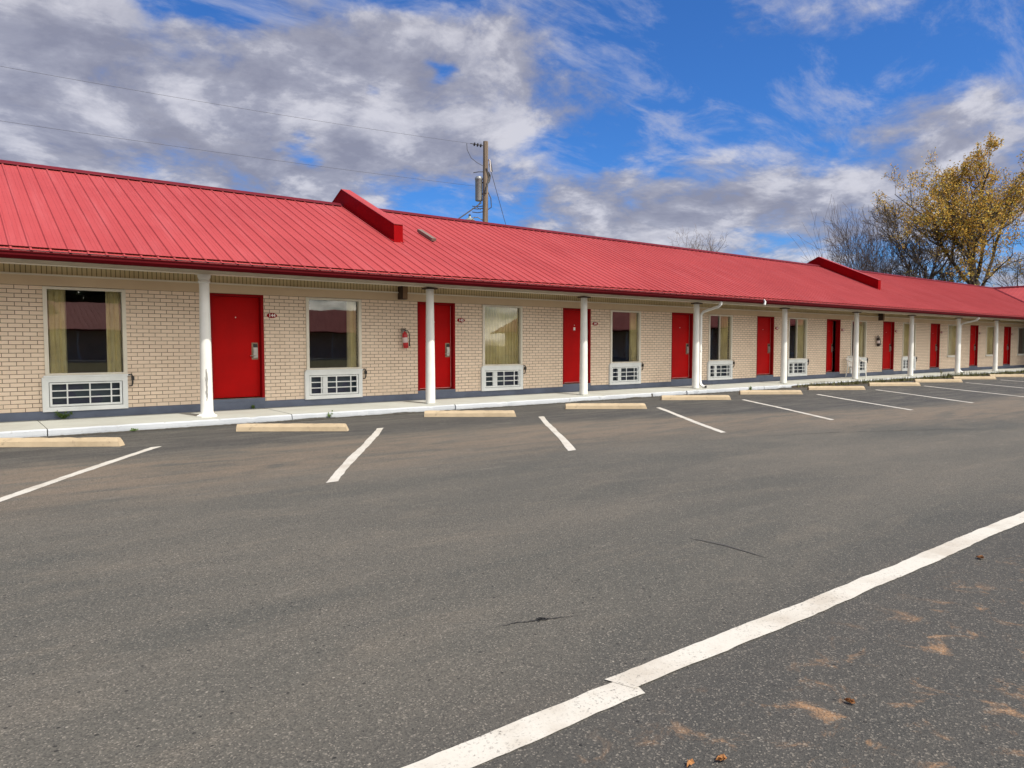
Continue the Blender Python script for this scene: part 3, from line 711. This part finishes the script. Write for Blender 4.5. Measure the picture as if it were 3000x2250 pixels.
# ---- the wing repeats the bays at a right angle, facing across the lot
bay = [o for o in motel.children if o.name.split('.')[0] in ('door_frame', 'door', 'window', 'air_conditioner', 'porch_column', 'foundation_step')]
def bayset(x0, x1):
    out = []
    for o in bay:
        xx = o.location.x if o.location.x else (sum(v.co.x for v in o.data.vertices)/len(o.data.vertices))
        if x0 <= xx <= x1: out.append(o)
    return out
unit = bayset(8.6, 12.6)
for k in range(9):
    T_ = Matrix.Translation((36., 20.5-4.7*k, 0)) @ Matrix.Rotation(-math.pi/2, 4, 'Z')
    for o in unit:
        c = copy_tree(o, motel); m_ = T_ @ Matrix.Translation(o.location) @ o.rotation_euler.to_matrix().to_4x4()
        c.location = m_.to_translation(); c.rotation_euler = m_.to_euler()
MB().box(50.95, 50.99, WY0, 14.9, 2.478, 2.66).build('frieze', 'frieze', motel)
MB().box(50.96, 50.99, WY0, 14.95, .0, .297).build('foundation_band', 'bluegrey', motel)
wsw = MB().box(49.5, 50.95, WY0, 13.45, -.02, .14).build('sidewalk', 'walk'); tag(wsw, kind='structure')

# ---- room number signs
nums = ['143', '144', '145', '146', '147', '148', '149', '150', '151', '152', '153']
lab = ['left edge of the photo', 'nearest full red door', 'door behind the second porch column', 'red door with a white sticker', 'red door beside the first downspout',
       'red door right of the first downspout', 'red door standing ajar', 'red door beside the farther fire extinguisher', 'red door before the far downspout', 'red door beyond the far downspout', 'shaded last door in the corner']
for i, x in enumerate(doorsX):
    s = empty('room_number_sign', (x+DW+.165, 14.99, 2.06), label=f'oval dark red plaque reading {nums[i]} by the {lab[i]}', cat='room sign', group='oval room number plaques beside the doors')
    n = 40; ov = [(.105*math.cos(2*math.pi*k/n), .052*math.sin(2*math.pi*k/n)) for k in range(n)]
    vs = [(u, -.012, v) for u, v in ov]+[(u, .008, v) for u, v in ov]
    MB().add(vs, [tuple(range(n)), tuple(range(2*n-1, n-1, -1))]+[(k, k+n, (k+1) % n+n, (k+1) % n) for k in range(n)]).build('plaque', 'sign', s)
    cu = bpy.data.curves.new('digits', 'FONT'); cu.body = nums[i]; cu.size = .088; cu.extrude = .002; cu.offset = .0034; cu.align_x = 'CENTER'; cu.align_y = 'CENTER'; cu.space_character = 1.08
    tmp = bpy.data.objects.new('tmp', cu); C.objects.link(tmp); bpy.context.view_layer.update()
    me = bpy.data.meshes.new_from_object(tmp.evaluated_get(bpy.context.evaluated_depsgraph_get())); bpy.data.objects.remove(tmp)
    me.materials.clear(); me.materials.append(MT['signw'])
    o = bpy.data.objects.new('digits', me); C.objects.link(o); o.parent = s; o.location = (0, -.0145, 0); o.rotation_euler = (R(90), 0, 0)

# ---- fire extinguishers
def extinguisher(x, z, label, red='exred'):
    s = empty('fire_extinguisher', (x, 14.90, z), label=label, cat='fire extinguisher', group='fire extinguishers hung on the brick wall')
    MB().lathe([(.045, 0), (.058, .008), (.062, .03), (.062, .30), (.052, .345), (.025, .37), (.022, .39)], 24).build('cylinder', red, s, smooth=True)
    MB().lathe([(.0628, .13), (.0628, .25)], 24).build('label_band', 'exwhite', s, smooth=True)
    h = MB().box(-.022, .022, -.025, .025, .39, .43); h.box(-.09, .03, -.012, .012, .425, .438); h.box(-.085, .02, -.010, .010, .455, .467); h.tube([(.02, 0, .43), (.05, 0, .455), (.01, 0, .465)], .008, 6)
    h.build('valve_handle', 'rubber', s)
    MB().tube([(.02, 0, .40), (.075, -.02, .40), (.098, -.035, .33), (.09, -.05, .20), (.072, -.05, .12), (.07, -.05, .04)], [.012, .012, .011, .011, .014, .018], 8).build('hose', 'rubber', s, smooth=True)
    MB().lathe([(.02, 0), (.02, .012)], 16, (-.04, -.035, .40)).build('gauge', 'steel', s)
    MB().box(-.03, .03, .064, .10, .05, .42).build('bracket', 'steel', s)
    s.rotation_euler = (0, R(-6), 0)
extinguisher(8.59, 1.38, 'red fire extinguisher with black hose on the brick wall before the second porch column')
extinguisher(31.68, 1.40, 'far fire extinguisher on the brick wall between the white chair and the next red door', 'brown')

# ---- plastic chair
def chair(loc, rz):
    s = empty('plastic_chair', loc, rz, label='white moulded plastic armchair behind a porch column on the walkway', cat='chair')
    seat = MB(); n = 8; vs = []; fs = []
    for i in range(n+1):
        for j in range(n+1):
            u, v = i/n*2-1, j/n*2-1
            for k in (0, 1): vs.append((u*(.23-.02*v), v*.22, .43-.02*(1-u*u)*(1-v*v)-k*.018+.012*(-v)))
    ix = lambda i, j, k: (i*(n+1)+j)*2+k
    for i in range(n):
        for j in range(n):
            fs.append((ix(i,j,0), ix(i+1,j,0), ix(i+1,j+1,0), ix(i,j+1,0))); fs.append((ix(i,j,1), ix(i,j+1,1), ix(i+1,j+1,1), ix(i+1,j,1)))
    for i in range(n): fs += [(ix(i,0,0), ix(i,0,1), ix(i+1,0,1), ix(i+1,0,0)), (ix(i,n,0), ix(i+1,n,0), ix(i+1,n,1), ix(i,n,1)), (ix(0,i,0), ix(0,i+1,0), ix(0,i+1,1), ix(0,i,1)), (ix(n,i,0), ix(n,i,1), ix(n,i+1,1), ix(n,i+1,0))]
    seat.add(vs, fs).build('seat', 'plastic', s)
    b = MB()
    def slat(u0, u1, w, z0=.44, z1=.84, curve=.05):
        pass
    for u in (-.17, -.085, 0, .085, .17):
        pts = []
        for k in range(6):
            q = k/5; z = .44+.36*q; y = .21+.10*q+.05*(abs(u)/.2)**2*-1
            pts.append((u, y, z))
        for p, q_ in zip(pts[:-1], pts[1:]):
            w = .028
            b.add([(p[0]-w, p[1], p[2]), (p[0]+w, p[1], p[2]), (q_[0]+w, q_[1], q_[2]), (q_[0]-w, q_[1], q_[2]), (p[0]-w, p[1]+.012, p[2]), (p[0]+w, p[1]+.012, p[2]), (q_[0]+w, q_[1]+.012, q_[2]), (q_[0]-w, q_[1]+.012, q_[2])],
                  [(0,1,2,3),(7,6,5,4),(0,4,5,1),(1,5,6,2),(2,6,7,3),(3,7,4,0)])
    top = [(.27*math.sin(a_), .31-.09*(1-math.cos(a_))*1.2, .80+.055*math.cos(a_)) for a_ in [R(-80+16*k) for k in range(11)]]
    b.tube(top, .026, 8)
    b.build('backrest', 'plastic', s)
    for sx_ in (-1, 1):
        ar = [(sx_*.265, .24, .78), (sx_*.29, .16, .70), (sx_*.30, .02, .66), (sx_*.30, -.14, .655), (sx_*.285, -.22, .63)]
        am = MB()
        for p, q_ in zip(ar[:-1], ar[1:]):
            w = .030
            am.add([(p[0]-w,p[1],p[2]),(p[0]+w,p[1],p[2]),(q_[0]+w,q_[1],q_[2]),(q_[0]-w,q_[1],q_[2]),(p[0]-w,p[1],p[2]-.022),(p[0]+w,p[1],p[2]-.022),(q_[0]+w,q_[1],q_[2]-.022),(q_[0]-w,q_[1],q_[2]-.022)],
                   [(0,1,2,3),(7,6,5,4),(0,4,5,1),(1,5,6,2),(2,6,7,3),(3,7,4,0)])
        am.build('armrest', 'plastic', s)
        MB().tube([(sx_*.285, -.21, .64), (sx_*.25, -.215, .43), (sx_*.29, -.26, .0)], [.022, .026, .016], 6).build('leg', 'plastic', s)
        MB().tube([(sx_*.265, .24, .78), (sx_*.24, .20, .43), (sx_*.28, .28, .0)], [.022, .026, .016], 6).build('leg', 'plastic', s)
chair((29.0, 14.50, .145), R(-35))

# ---------------------------------------------------------------- wheel stops
stops = [(.50, 12.70), (3.90, 12.44), (7.68, 12.62), (11.15, 12.20), (14.96, 12.63), (18.48, 12.65), (22.08, 12.56), (25.92, 12.45), (29.86, 12.58), (33.70, 12.66), (37.55, 12.60)]
sdir = Vector((1.53, -1.12, 0)).normalized(); srz = math.atan2(sdir.y, sdir.x)
labs = ['cropped by the left edge of the photo', 'below the nearest white window, chalky at its left end', 'in front of the second porch column', 'in front of the third porch column, shaded at its left end', 'below the first downspout', 'just past the first downspout',
        'by the start of the weeds along the kerb', 'in front of the white plastic chair', 'before the farther room window with weeds behind it', 'in front of the far downspout', 'smallest and farthest, at the right edge of the photo']
def stopmesh(seed):
    r = random.Random(seed); L_ = 1.86; n = 24; rows = []
    prof = [(0, 0), (.012, .072), (.045, .122), (.110, .122), (.140, .072), (.152, 0)]
    for i in range(n+1):
        x = L_*i/n; k = min(1, min(x, L_-x)/.05); tp = 1
        row = []
        for y, z in prof:
            zz = z*(1 if 0 < i < n else .94); xx = x+(.004 if i == 0 else -.04 if i == n else 0)*(z/.112)
            row.append((xx, y+r.uniform(-.003, .003), zz+(r.uniform(-.003, .002) if z else 0)-(r.random() < .04)*.012*(z > .1)))
        rows.append(row)
    m_ = len(prof); b = MB(); b.add([p for q in rows for p in q], [(i*m_+j, (i+1)*m_+j, (i+1)*m_+j+1, i*m_+j+1) for i in range(n) for j in range(m_-1)]+[tuple(range(m_)), tuple(range(n*m_, n*m_+m_))])
    return b
for i, (x, y) in enumerate(stops):
    o = stopmesh(i).build('wheel_stop', 'stop'); o.location = (x, y, .003); o.rotation_euler = (0, 0, srz+random.uniform(-.02, .02))
    tag(o, f'cream concrete wheel stop {labs[i]}', 'wheel stop', 'concrete wheel stops along the kerb')

# ---------------------------------------------------------------- painted lines
def painted(p0, p1, w, jag=.006, ends=(0., 0.), z=.004):
    p0 = Vector(p0); p1 = Vector(p1); d = (p1-p0); L_ = d.length; d.normalize(); s = Vector((-d.y, d.x)); n = int(L_/.05)
    rr = random.Random(int(p0.x*100)); a_ = []; b_ = []; ja = jb = 0
    for i in range(n+1):
        t_ = L_*i/n; ja = ja*.8+rr.uniform(-jag, jag); jb = jb*.8+rr.uniform(-jag, jag)
        e0 = d*(ends[0]*(1-i/n)+ends[1]*i/n)
        wob = .012*math.sin(t_*1.3+p0.x)
        a_.append(p0+d*t_+s*(w/2+ja+wob)); b_.append(p0+d*t_-s*(w/2+jb-wob))
    a_[0] += d*ends[0]; b_[0] -= d*ends[0]; a_[-1] += d*ends[1]; b_[-1] -= d*ends[1]
    vs = [(p.x, p.y, z) for p in a_]+[(p.x, p.y, z) for p in b_]; m_ = n+1
    return MB().add(vs, [(i, i+1, i+1+m_, i+m_) for i in range(n)])
for k, (x0, y0, x1, y1) in enumerate([(-1.1, 11.3, -3.9, 7.2), (2.42, 11.28, -.38, 7.1), (6.05, 11.40, 3.24, 7.20), (9.60, 11.24, 6.82, 7.33), (13.12, 11.20, 10.2, 7.30), (16.82, 11.42, 13.62, 7.23), (20.3, 11.3, 17.05, 7.25), (23.95, 11.3, 20.4, 7.2), (27.5, 11.3, 23.9, 7.15), (31.2, 11.3, 27.5, 7.15), (34.8, 11.3, 31.3, 7.15), (38.4, 11.3, 35.0, 7.15)]):
    sgn = .06
    o = painted((x0, y0), (x1, y1), .112, .005, (-.04, -.04)).build('parking_line', 'line'); tag(o, kind='structure')
o = painted((-2.2, 2.02), (2.30, 2.075), .150, .004, (0, .03)).build('lane_line', 'line'); tag(o, kind='structure')
o = painted((2.245, 2.105), (14.0, 2.115), .140, .004, (-.02, 0), .0055).build('lane_line', 'line'); tag(o, kind='structure')
# cracks, a tyre scuff and grit
def strip(pts, w, m_, name, z=.004):
    b = MB(); vs = []; rr = random.Random(5)
    P_ = []
    for (x0, y0), (x1, y1) in zip(pts[:-1], pts[1:]):
        for k in range(8): P_.append((x0+(x1-x0)*k/8+rr.uniform(-.008, .008)*(w < .02), y0+(y1-y0)*k/8+rr.uniform(-.008, .008)*(w < .02)))
    P_.append(pts[-1]); n = len(P_)
    for i, p in enumerate(P_):
        q = P_[min(i+1, n-1)]; r_ = P_[max(i-1, 0)]; d = Vector((q[0]-r_[0], q[1]-r_[1])).normalized(); ww = w*math.sin(math.pi*min(1, (i+.3)/n))*rr.uniform(.5, 1.2 if w < .02 else .6)
        vs += [(p[0]-d.y*ww, p[1]+d.x*ww, z), (p[0]+d.y*ww, p[1]-d.x*ww, z)]
    o = b.add(vs, [(2*i, 2*i+1, 2*i+3, 2*i+2) for i in range(n-1)]).build(name, m_); tag(o, kind='structure'); return o
strip([(2.16, 2.95), (2.33, 2.93), (2.41, 2.89), (2.51, 2.86), (2.72, 2.78)], .005, 'crack', 'asphalt_crack')
strip([(2.43, 2.86), (2.47, 2.90), (2.50, 2.86)], .016, 'crack', 'asphalt_crack')
strip([(4.40, 3.45), (4.44, 3.15), (4.40, 2.78)], .022, 'skid', 'tyre_mark')
strip([(9.4, 6.9), (11.6, 6.2), (13.6, 5.2), (15.0, 4.2)], .010, 'crack', 'asphalt_crack')

# dry leaves
def dryleaf(x, y, s_, label):
    rr = random.Random(int(x*77)); b = MB()
    for k in range(4):
        a_ = rr.uniform(0, 6.28); c = Vector((rr.uniform(-.3, .3)*s_, rr.uniform(-.3, .3)*s_, 0)); d = Vector((math.cos(a_), math.sin(a_), 0)); e = Vector((-d.y, d.x, 0))
        p = [c-d*s_*.5, c-d*s_*.15+e*s_*.25+Vector((0,0,.012)), c+d*s_*.25+e*s_*.18+Vector((0,0,.02)), c+d*s_*.55+Vector((0,0,.008)), c+d*s_*.2-e*s_*.2+Vector((0,0,.004)), c-d*s_*.2-e*s_*.22+Vector((0,0,.014))]
        b.add(p, [(0, 1, 2, 3), (0, 3, 4, 5)])
    o = b.build('dry_leaf', 'leaf_dry'); o.location = (x, y, .006); tag(o, label, 'leaf', 'dry leaves blown onto the asphalt')
dryleaf(2.10, 1.49, .034, 'curled orange leaf at the bottom edge of the photo, right of the white line')
dryleaf(2.86, 1.42, .036, 'orange leaf scrap lying alone on dark asphalt at lower right')
dryleaf(1.99, 1.54, .026, 'pale leaf scrap at the bottom edge, left of the curled orange leaf')
dryleaf(5.52, 1.88, .05, 'dark leaf scrap beyond the white line near the right edge')

# ---------------------------------------------------------------- weeds
def weed(x, y, z, h, n, label, m_='weed', w=.5):
    b = MB(); rr = random.Random(int(x*31))
    for k in range(n):
        a_ = rr.uniform(0, 6.28); l_ = h*rr.uniform(.35, 1); t_ = Vector((math.cos(a_)*w*l_*rr.uniform(.2, 1.4), math.sin(a_)*w*l_*rr.uniform(.1, .8), l_))
        b.tube([(0, 0, 0), t_*.5+Vector((0, 0, .02)), t_], [.003, .002, .001], 3, False)
        for q in range(5):
            c = t_*rr.uniform(.3, 1); d = Vector((rr.uniform(-1, 1), rr.uniform(-1, 1), rr.uniform(-.3, .8))).normalized()*.035*rr.uniform(.6, 1.3); e = d.orthogonal().normalized()*.014
            b.add([c, c+d*.5+e, c+d, c+d*.5-e], [(0, 1, 2, 3)])
    o = b.build('weed', m_); o.location = (x, y, z); tag(o, label, 'weed', 'single weeds growing out of the walkway and kerb')
weed(1.72, 14.93, .15, .16, 34, 'bushy green weed under the nearest air conditioner grille', w=1.3)
weed(5.05, 14.95, .15, .08, 8, 'tiny weed at the foot of the nearest full red door')
weed(2.55, 13.47, .0, .06, 10, 'low weed in the gutter joint near the octagonal column base', w=1.2)
weed(6.03, 13.46, .02, .13, 8, 'thin weed rising from the kerb crack beside a wheel stop')
weed(20.2, 13.46, .02, .12, 14, 'clump of weed in the kerb just past the first downspout')
weed(35.1, 13.7, .14, .26, 10, 'tall thin weed standing on the far walkway', 'weed2')
st_ = MB(); rr = random.Random(9); vs = []
n = 90
for i in range(n+1):
    x = 22.6+i*.3; w = .33*min(1, (x-22)/4)+rr.uniform(-.05, .05)
    vs += [(x, 13.49-w, .004), (x, 13.49-w*.45, .045+rr.uniform(0, .03)), (x, 13.485, .075+rr.uniform(0, .03))]
st_.add(vs, [(i*3+j, (i+1)*3+j, (i+1)*3+j+1, i*3+j+1) for i in range(n) for j in range(2)])
so2 = st_.build('soil_strip', 'soil'); tag(so2, kind='structure')
wd = MB(); 
for k in range(5200):
    x = 22.8+27*rr.random()**.9; dens_ = .35+.65*math.sin(x*2.1+math.sin(x*.7)*2)**2
    if rr.random() > dens_: continue
    y = 13.47-rr.random()*.34*min(1, (x-22)/4); h = rr.uniform(.05, .19)*(1.35 if 34 < x < 38 else 1)
    lx, ly = rr.uniform(-.05, .05), rr.uniform(-.05, .05); a_ = rr.uniform(0, 3.14); ww = .008+.010*rr.random()
    wd.add([(x-ww*math.cos(a_), y-ww*math.sin(a_), .02), (x+ww*math.cos(a_), y+ww*math.sin(a_), .02), (x+lx, y+ly, .03+h)], [(0, 1, 2)])
wdo = wd.build('weeds', 'weed2'); tag(wdo, 'strip of straggly green and straw weeds along the far kerb', 'weeds', kind='stuff')

# ---------------------------------------------------------------- utility pole and wires
def utility_pole(loc, label, full=True):
    s = empty('utility_pole', loc, label=label, cat='utility pole')
    Rv = Vector((.786, -.618, 0)); L_ = -Rv
    MB().tube([(0, 0, -.3), (.03, 0, 5), (.07, 0, 10.5)], [.15, .132, .112], 16).build('pole', 'wood', s, smooth=True)
    if not full: return s
    tx = L_*.22+Vector((0, .12, 0))
    MB().lathe([(.155, 7.90), (.165, 7.93), (.165, 8.82), (.178, 8.84), (.178, 8.90), (.12, 8.98), (.03, 9.0)], 24, (tx.x+.05, tx.y, 0)).build('transformer', 'galv', s, smooth=True)
    br = MB(); br.tube([Vector((.06, 0, 8.2)), Vector((tx.x+.12, tx.y*.6, 8.2))], .03, 6); br.tube([Vector((.06, 0, 8.7)), Vector((tx.x+.12, tx.y*.6, 8.7))], .03, 6); br.build('bracket', 'cable', s)
    ins = MB()
    for k in range(3):
        c = Vector((-.20-.17*k, 0, 10.28)); ins.tube([c+Vector((.03, 0, 0)), c+Vector((.0, 0, 0)), c-Vector((.03, 0, 0))], [.04, .085, .04], 10)
    ins.tube([(0, 0, 10.3), (-.75, 0, 10.28)], .018, 6); ins.build('insulator', 'cable', s)
    cu_ = MB(); p = Rv*.17
    cu_.tube([p+Vector((.05, 0, 9.72)), p+Vector((.09, 0, 9.62)), p+Vector((.14, 0, 9.18))], [.05, .035, .03], 8); cu_.build('cutout', 'porc', s)
    c2 = MB(); c2.tube([p+Vector((.12, 0, 9.65)), p+Vector((.22, 0, 9.2))], .03, 6); c2.tube([p+Vector((0, 0, 9.15)), p+Vector((.10, 0, 9.0)), p+Vector((.05, 0, 8.75)), p+Vector((-.1, 0, 8.6))], .045, 6)
    c2.tube([p+Vector((-.1, 0, 9.3)), p+Vector((.02, 0, 8.9)), p+Vector((-.12, 0, 8.4)), p+Vector((-.16, 0, 8.2))], .05, 6); c2.build('fuse_holder', 'cable', s)
    jw = MB(); jw.tube([(-.95, 0, 10.26), (-.93, 0, 9.98), (-.72, 0, 9.66), (-.4, 0, 9.5), (-.05, 0, 9.4)], .012, 4); jw.tube([L_*.5+Vector((0, 0, 9.12)), L_*.25+Vector((0, 0, 9.16)), Vector((0, 0, 9.16))], .018, 5)
    for zz in (7.62, 7.52, 7.36): jw.tube([Vector((0, 0, zz+.05)), L_*.3+Vector((0, 0, zz)), L_*.55+Vector((0, 0, zz+.03))], .02, 5)
    jw.tube([L_*.1+Vector((0, 0, 7.95)), L_*.35+Vector((0, 0, 7.6)), L_*.16+Vector((0, 0, 7.5))], .022, 5)
    jw.tube([Rv*.1+Vector((.06, 0, 8.3)), Rv*.24+Vector((.06, 0, 8.0)), Rv*.26+Vector((.06, 0, 7.6)), Rv*.1+Vector((.05, 0, 7.5))], .022, 5); jw.build('jumper_wire', 'cable', s)
    lm = MB(); c = L_*.66; lm.lathe([(.24, 7.0), (.245, 7.02), (.15, 7.10), (.07, 7.13), (.05, 7.2), (.03, 7.24)], 20, (c.x, c.y, 0))
    lo = lm.build('lamp_shade', 'galv', s, smooth=True)
    MB().tube([L_*.55+Vector((0, 0, 7.14)), L_*.3+Vector((0, 0, 7.16)), L_*.1+Vector((.05, 0, 7.02))], .022, 6).build('lamp_arm', 'galv', s)
    MB().lathe([(.05, 7.2), (.055, 7.27), (.02, 7.29)], 10, (c.x, c.y, 0)).build('photocell', 'cable', s)
    return s
PX, PY = 19.45, 26.7
utility_pole((PX, PY, 0), 'weathered wooden utility pole with a grey transformer and small lamp behind the red roof')
utility_pole((-26, PY, 0), 'plain wooden utility pole far off to the left, outside the photo', False)
def cable(name, p0, p1, sag, r, label, grp=None, n=24):
    p0, p1 = Vector(p0), Vector(p1); pts = []
    for k in range(n+1):
        t_ = k/n; p = p0.lerp(p1, t_); p.z -= 4*sag*t_*(1-t_); pts.append(p)
    o = MB().tube(pts, r, 5).build(name, 'cable'); tag(o, label, 'cable', grp); return o
cable('power_line', (PX-.68, PY, 10.28), (-25.9, PY, 10.3), .64, .0045, 'upper thin power line running left from the insulators at the pole top')
cable('power_line', (PX-.1, PY, 8.48), (-25.9, PY, 8.5), .42, .0045, 'lower thin power line running left from beside the transformer')
cable('service_cable', (PX-.25, PY-.1, 7.75), (11.2, 21.5, 3.95), .12, .028, 'thick black service cable dropping from the transformer to the roof')
cable('guy_wire', (PX+.25, PY, 9.55), (PX+4.0, PY+.3, 0), .0, .012, 'slack thin guy wire slanting down to the right of the pole')

# ---------------------------------------------------------------- trees
def tree(loc, H, label, name='tree', seed=1, bark='bark', leaf=None, spread=.55, levels=5, nleaf=3, trunkr=.3, lean=(0, 0), first=.25, leafsize=.16, leafp=lambda p: 1., wind=Vector((-.5, .1, .3)), kids=(5, 5, 5, 4, 3), ratio=.62, up=.35, fit=None, minr=.010, thin=.5):
    rr = random.Random(seed); s = empty(name, loc, label=label, cat='tree')
    tr = MB(); tw = MB(); lf = MB()
    def grow(p, d, L_, r, lev):
        nseg = 5 if lev < 2 else 3; pts = [p.copy()]; q = p.copy(); dd = d.copy()
        for k in range(nseg):
            dd = (dd+Vector((rr.gauss(0, 1), rr.gauss(0, 1), rr.gauss(0, .6)))*(.10 if lev == 0 else .16)+Vector((0, 0, up*.22 if lev else 0.))).normalized()
            if lev >= 3: dd = (dd+wind*.10).normalized()
            q = q+dd*L_/nseg; pts.append(q.copy())
        rads = [max(minr, r*(1-.55*k/nseg)) for k in range(nseg+1)]
        (tr if lev < 1 else tw).tube(pts, rads, (10, 6, 5, 3, 3, 3)[min(lev, 5)], False)
        if lev >= levels-1:
            if leaf:
                pr_ = leafp(q)
                for k in range(nleaf):
                    if rr.random() > pr_: continue
                    c = pts[rr.randrange(1, len(pts))]+Vector((rr.gauss(0, .12), rr.gauss(0, .12), rr.gauss(0, .12)))
                    e = (wind*.5+Vector((rr.gauss(0, .7), rr.gauss(0, .7), rr.gauss(0, .6)))).normalized()*leafsize*rr.uniform(.7, 1.5); f_ = e.orthogonal().normalized(); f_.rotate(Quaternion(e.normalized(), rr.uniform(0, 6.28))); f_ *= leafsize*.32
                    lf.add([c-e*.5, c+f_, c+e*.5, c-f_], [(0, 1, 2, 3)])
            if lev >= levels: return
        if lev >= levels: return
        nk = kids[min(lev, len(kids)-1)]
        for k in range(nk):
            t_ = first+(1-first)*(k+rr.random()*.8)/nk if lev == 0 else .2+.8*(k+rr.random())/nk
            t_ = min(.99, t_); i = min(nseg-1, int(t_*nseg)); c = pts[i].lerp(pts[i+1], t_*nseg-i)
            a_ = rr.uniform(0, 6.28) if lev else k*2.4+rr.uniform(-.4, .4)
            base = (pts[i+1]-pts[i]).normalized(); side = base.orthogonal().normalized(); side.rotate(Quaternion(base, a_))
            nd = (base*(1-spread*.6)+side*spread*rr.uniform(.7, 1.25)).normalized()
            grow(c, nd, L_*ratio*rr.uniform(.75, 1.15)*(1.05-.25*t_ if lev else 1.25-.45*t_), r*(thin+.04 if lev else thin)*(1.1-.45*t_), lev+1)
    grow(Vector((0, 0, -.2)), Vector((lean[0], lean[1], 1)).normalized(), H, trunkr, 0)
    if fit:                                                    # true crown width and height in metres
        zz = sorted(v[2] for v in tw.v); rr_ = sorted(.786*v[0]-.618*v[1] for v in tw.v); n_ = len(zz)
        sz = fit[1]/zz[int(n_*.995)]; sw_ = fit[0]/(rr_[int(n_*.985)]-rr_[int(n_*.015)]); cxy = (rr_[int(n_*.985)]+rr_[int(n_*.015)])/2*sw_-fit[2]
        for b_ in (tr, tw, lf):
            b_.v = [(v[0]*sw_-.786*cxy*min(1, max(0, v[2]*sz/fit[1]))**1.2, v[1]*sw_+.618*cxy*min(1, max(0, v[2]*sz/fit[1]))**1.2, v[2]*sz) for v in b_.v]
    tr.build('trunk', bark, s, smooth=True); cr = tw.build('limbs', bark, s)
    if leaf: lf.build('foliage', leaf, s)
    return s
def fwd_pos(px, depth):
    r = (px-1500)/2140; return (depth*(math.cos(AL)+r*math.sin(AL)), depth*(math.sin(AL)-r*math.cos(AL)), 0)
TG = (72.8, 25.4, 0)
tree(TG, 11.0, 'tallest tree at the right, big crown of sparse golden leaves above the roof corner', 'golden_tree', 12, 'bark', 'leaf_gold', .60, 5, 7, .42, (.0, .02), .24, .15, kids=(10, 6, 5, 4, 4), ratio=.62, up=.40, leafp=lambda p: .62 if p.z > 5 else .35, thin=.42, fit=(12.6, 18.7, .3))
tree((68.7, 28.7, 0), 7.0, 'middle tree left of the tallest one, ochre leaves only on its top twigs', 'half_bare_tree', 23, 'bark', 'leaf_gold', .62, 5, 4, .26, (-.02, .0), .22, .11, kids=(9, 6, 4, 4, 3), ratio=.68, up=.5, minr=.014, thin=.42, leafp=lambda p: .6 if p.z > 10.5 else .05, fit=(8.6, 14.3, -1.0))
tree((64.9, 31.6, 0), 5.6, 'leafless brown tree with fanning branches just right of the second roof upstand', 'bare_tree', 31, 'bark_mid', None, .60, 4, 0, .22, (-.05, 0), .10, kids=(15, 7, 5, 3), ratio=.88, up=.42, minr=.014, thin=.40, fit=(8.6, 13.2, -.8))
tree((73.0, 55.8, 0), 8.5, 'small pale leafless tree far behind the middle of the red roof', 'bare_tree', 41, 'bark_pale', None, .7, 4, 0, .24, (0, 0), .35, kids=(9, 6, 5, 4), ratio=.62, up=.35, fit=(7.4, 15.2, 0))
tree((79.5, 23.0, 0), 7.0, 'dark leaning tree at the right edge behind the tallest tree', 'leaning_tree', 53, 'bark', 'leaf_olive', .62, 5, 2, .34, (.12, -.28), .3, .15, kids=(7, 5, 4, 4, 3), ratio=.72, up=.4, leafp=lambda p: .4)

# ---------------------------------------------------------------- across the lot (seen mirrored in the windows)
opp = empty('motel_building', (0, 0, 0), label='second red roofed motel block across the lot, seen only mirrored in the windows', cat='motel')
ow = MB().box(-40, 48, -57, -46.2, 0, 2.75).build('wall', 'brick', opp)
orf = MB(); st = stations(-41, 54, .45)
orf.add([v for a_, h in st for v in ((a_, -44.3, 2.85+h*2.2), (a_, -51.5, 5.6+h*2.2))], [(2*i, 2*i+1, 2*i+3, 2*i+2) for i in range(len(st)-1)])
orf.add([(-41,-51.5,5.6),(54,-51.5,5.6),(54,-58.7,2.85),(-41,-58.7,2.85)], [(0,1,2,3)]).build('roof', 'roof', opp)
MB().box(-41, 49, -44.36, -44.25, 2.70, 2.84).build('gutter', 'gutter', opp)
for k in range(18): MB().lathe([(.1, 0), (.09, 2.75)], 12, (-38+4.8*k, -44.9, 0)).build('porch_column', 'col', opp)
lw = MB().add([(-45,-40,-.012),(49,-40,-.012),(49,-14,-.012),(-45,-14,-.012)], [(0,1,2,3)]).build('lawn', 'grassland'); tag(lw, kind='structure')
kb = MB().box(-45, 49, -41.5, -40, -.02, .14).build('far_path', 'walk'); tag(kb, kind='structure')
for (x, y, h, sd_) in [(13, -63, 14, 5), (20, -62, 12, 6), (6.5, -62, 13, 8)]:
    tree((x, y, 0), h, {5: 'dense dark tree behind the far block, mirrored in the nearest window', 6: 'dense dark tree right of its neighbour behind the far block', 8: 'dense dark tree at the left behind the far block'}[sd_], 'evergreen_tree', sd_, 'bark', 'leaf_dark', .75, 4, 26, .3, (0, 0), .2, .7, kids=(9, 6, 5, 4), ratio=.5, up=.3)
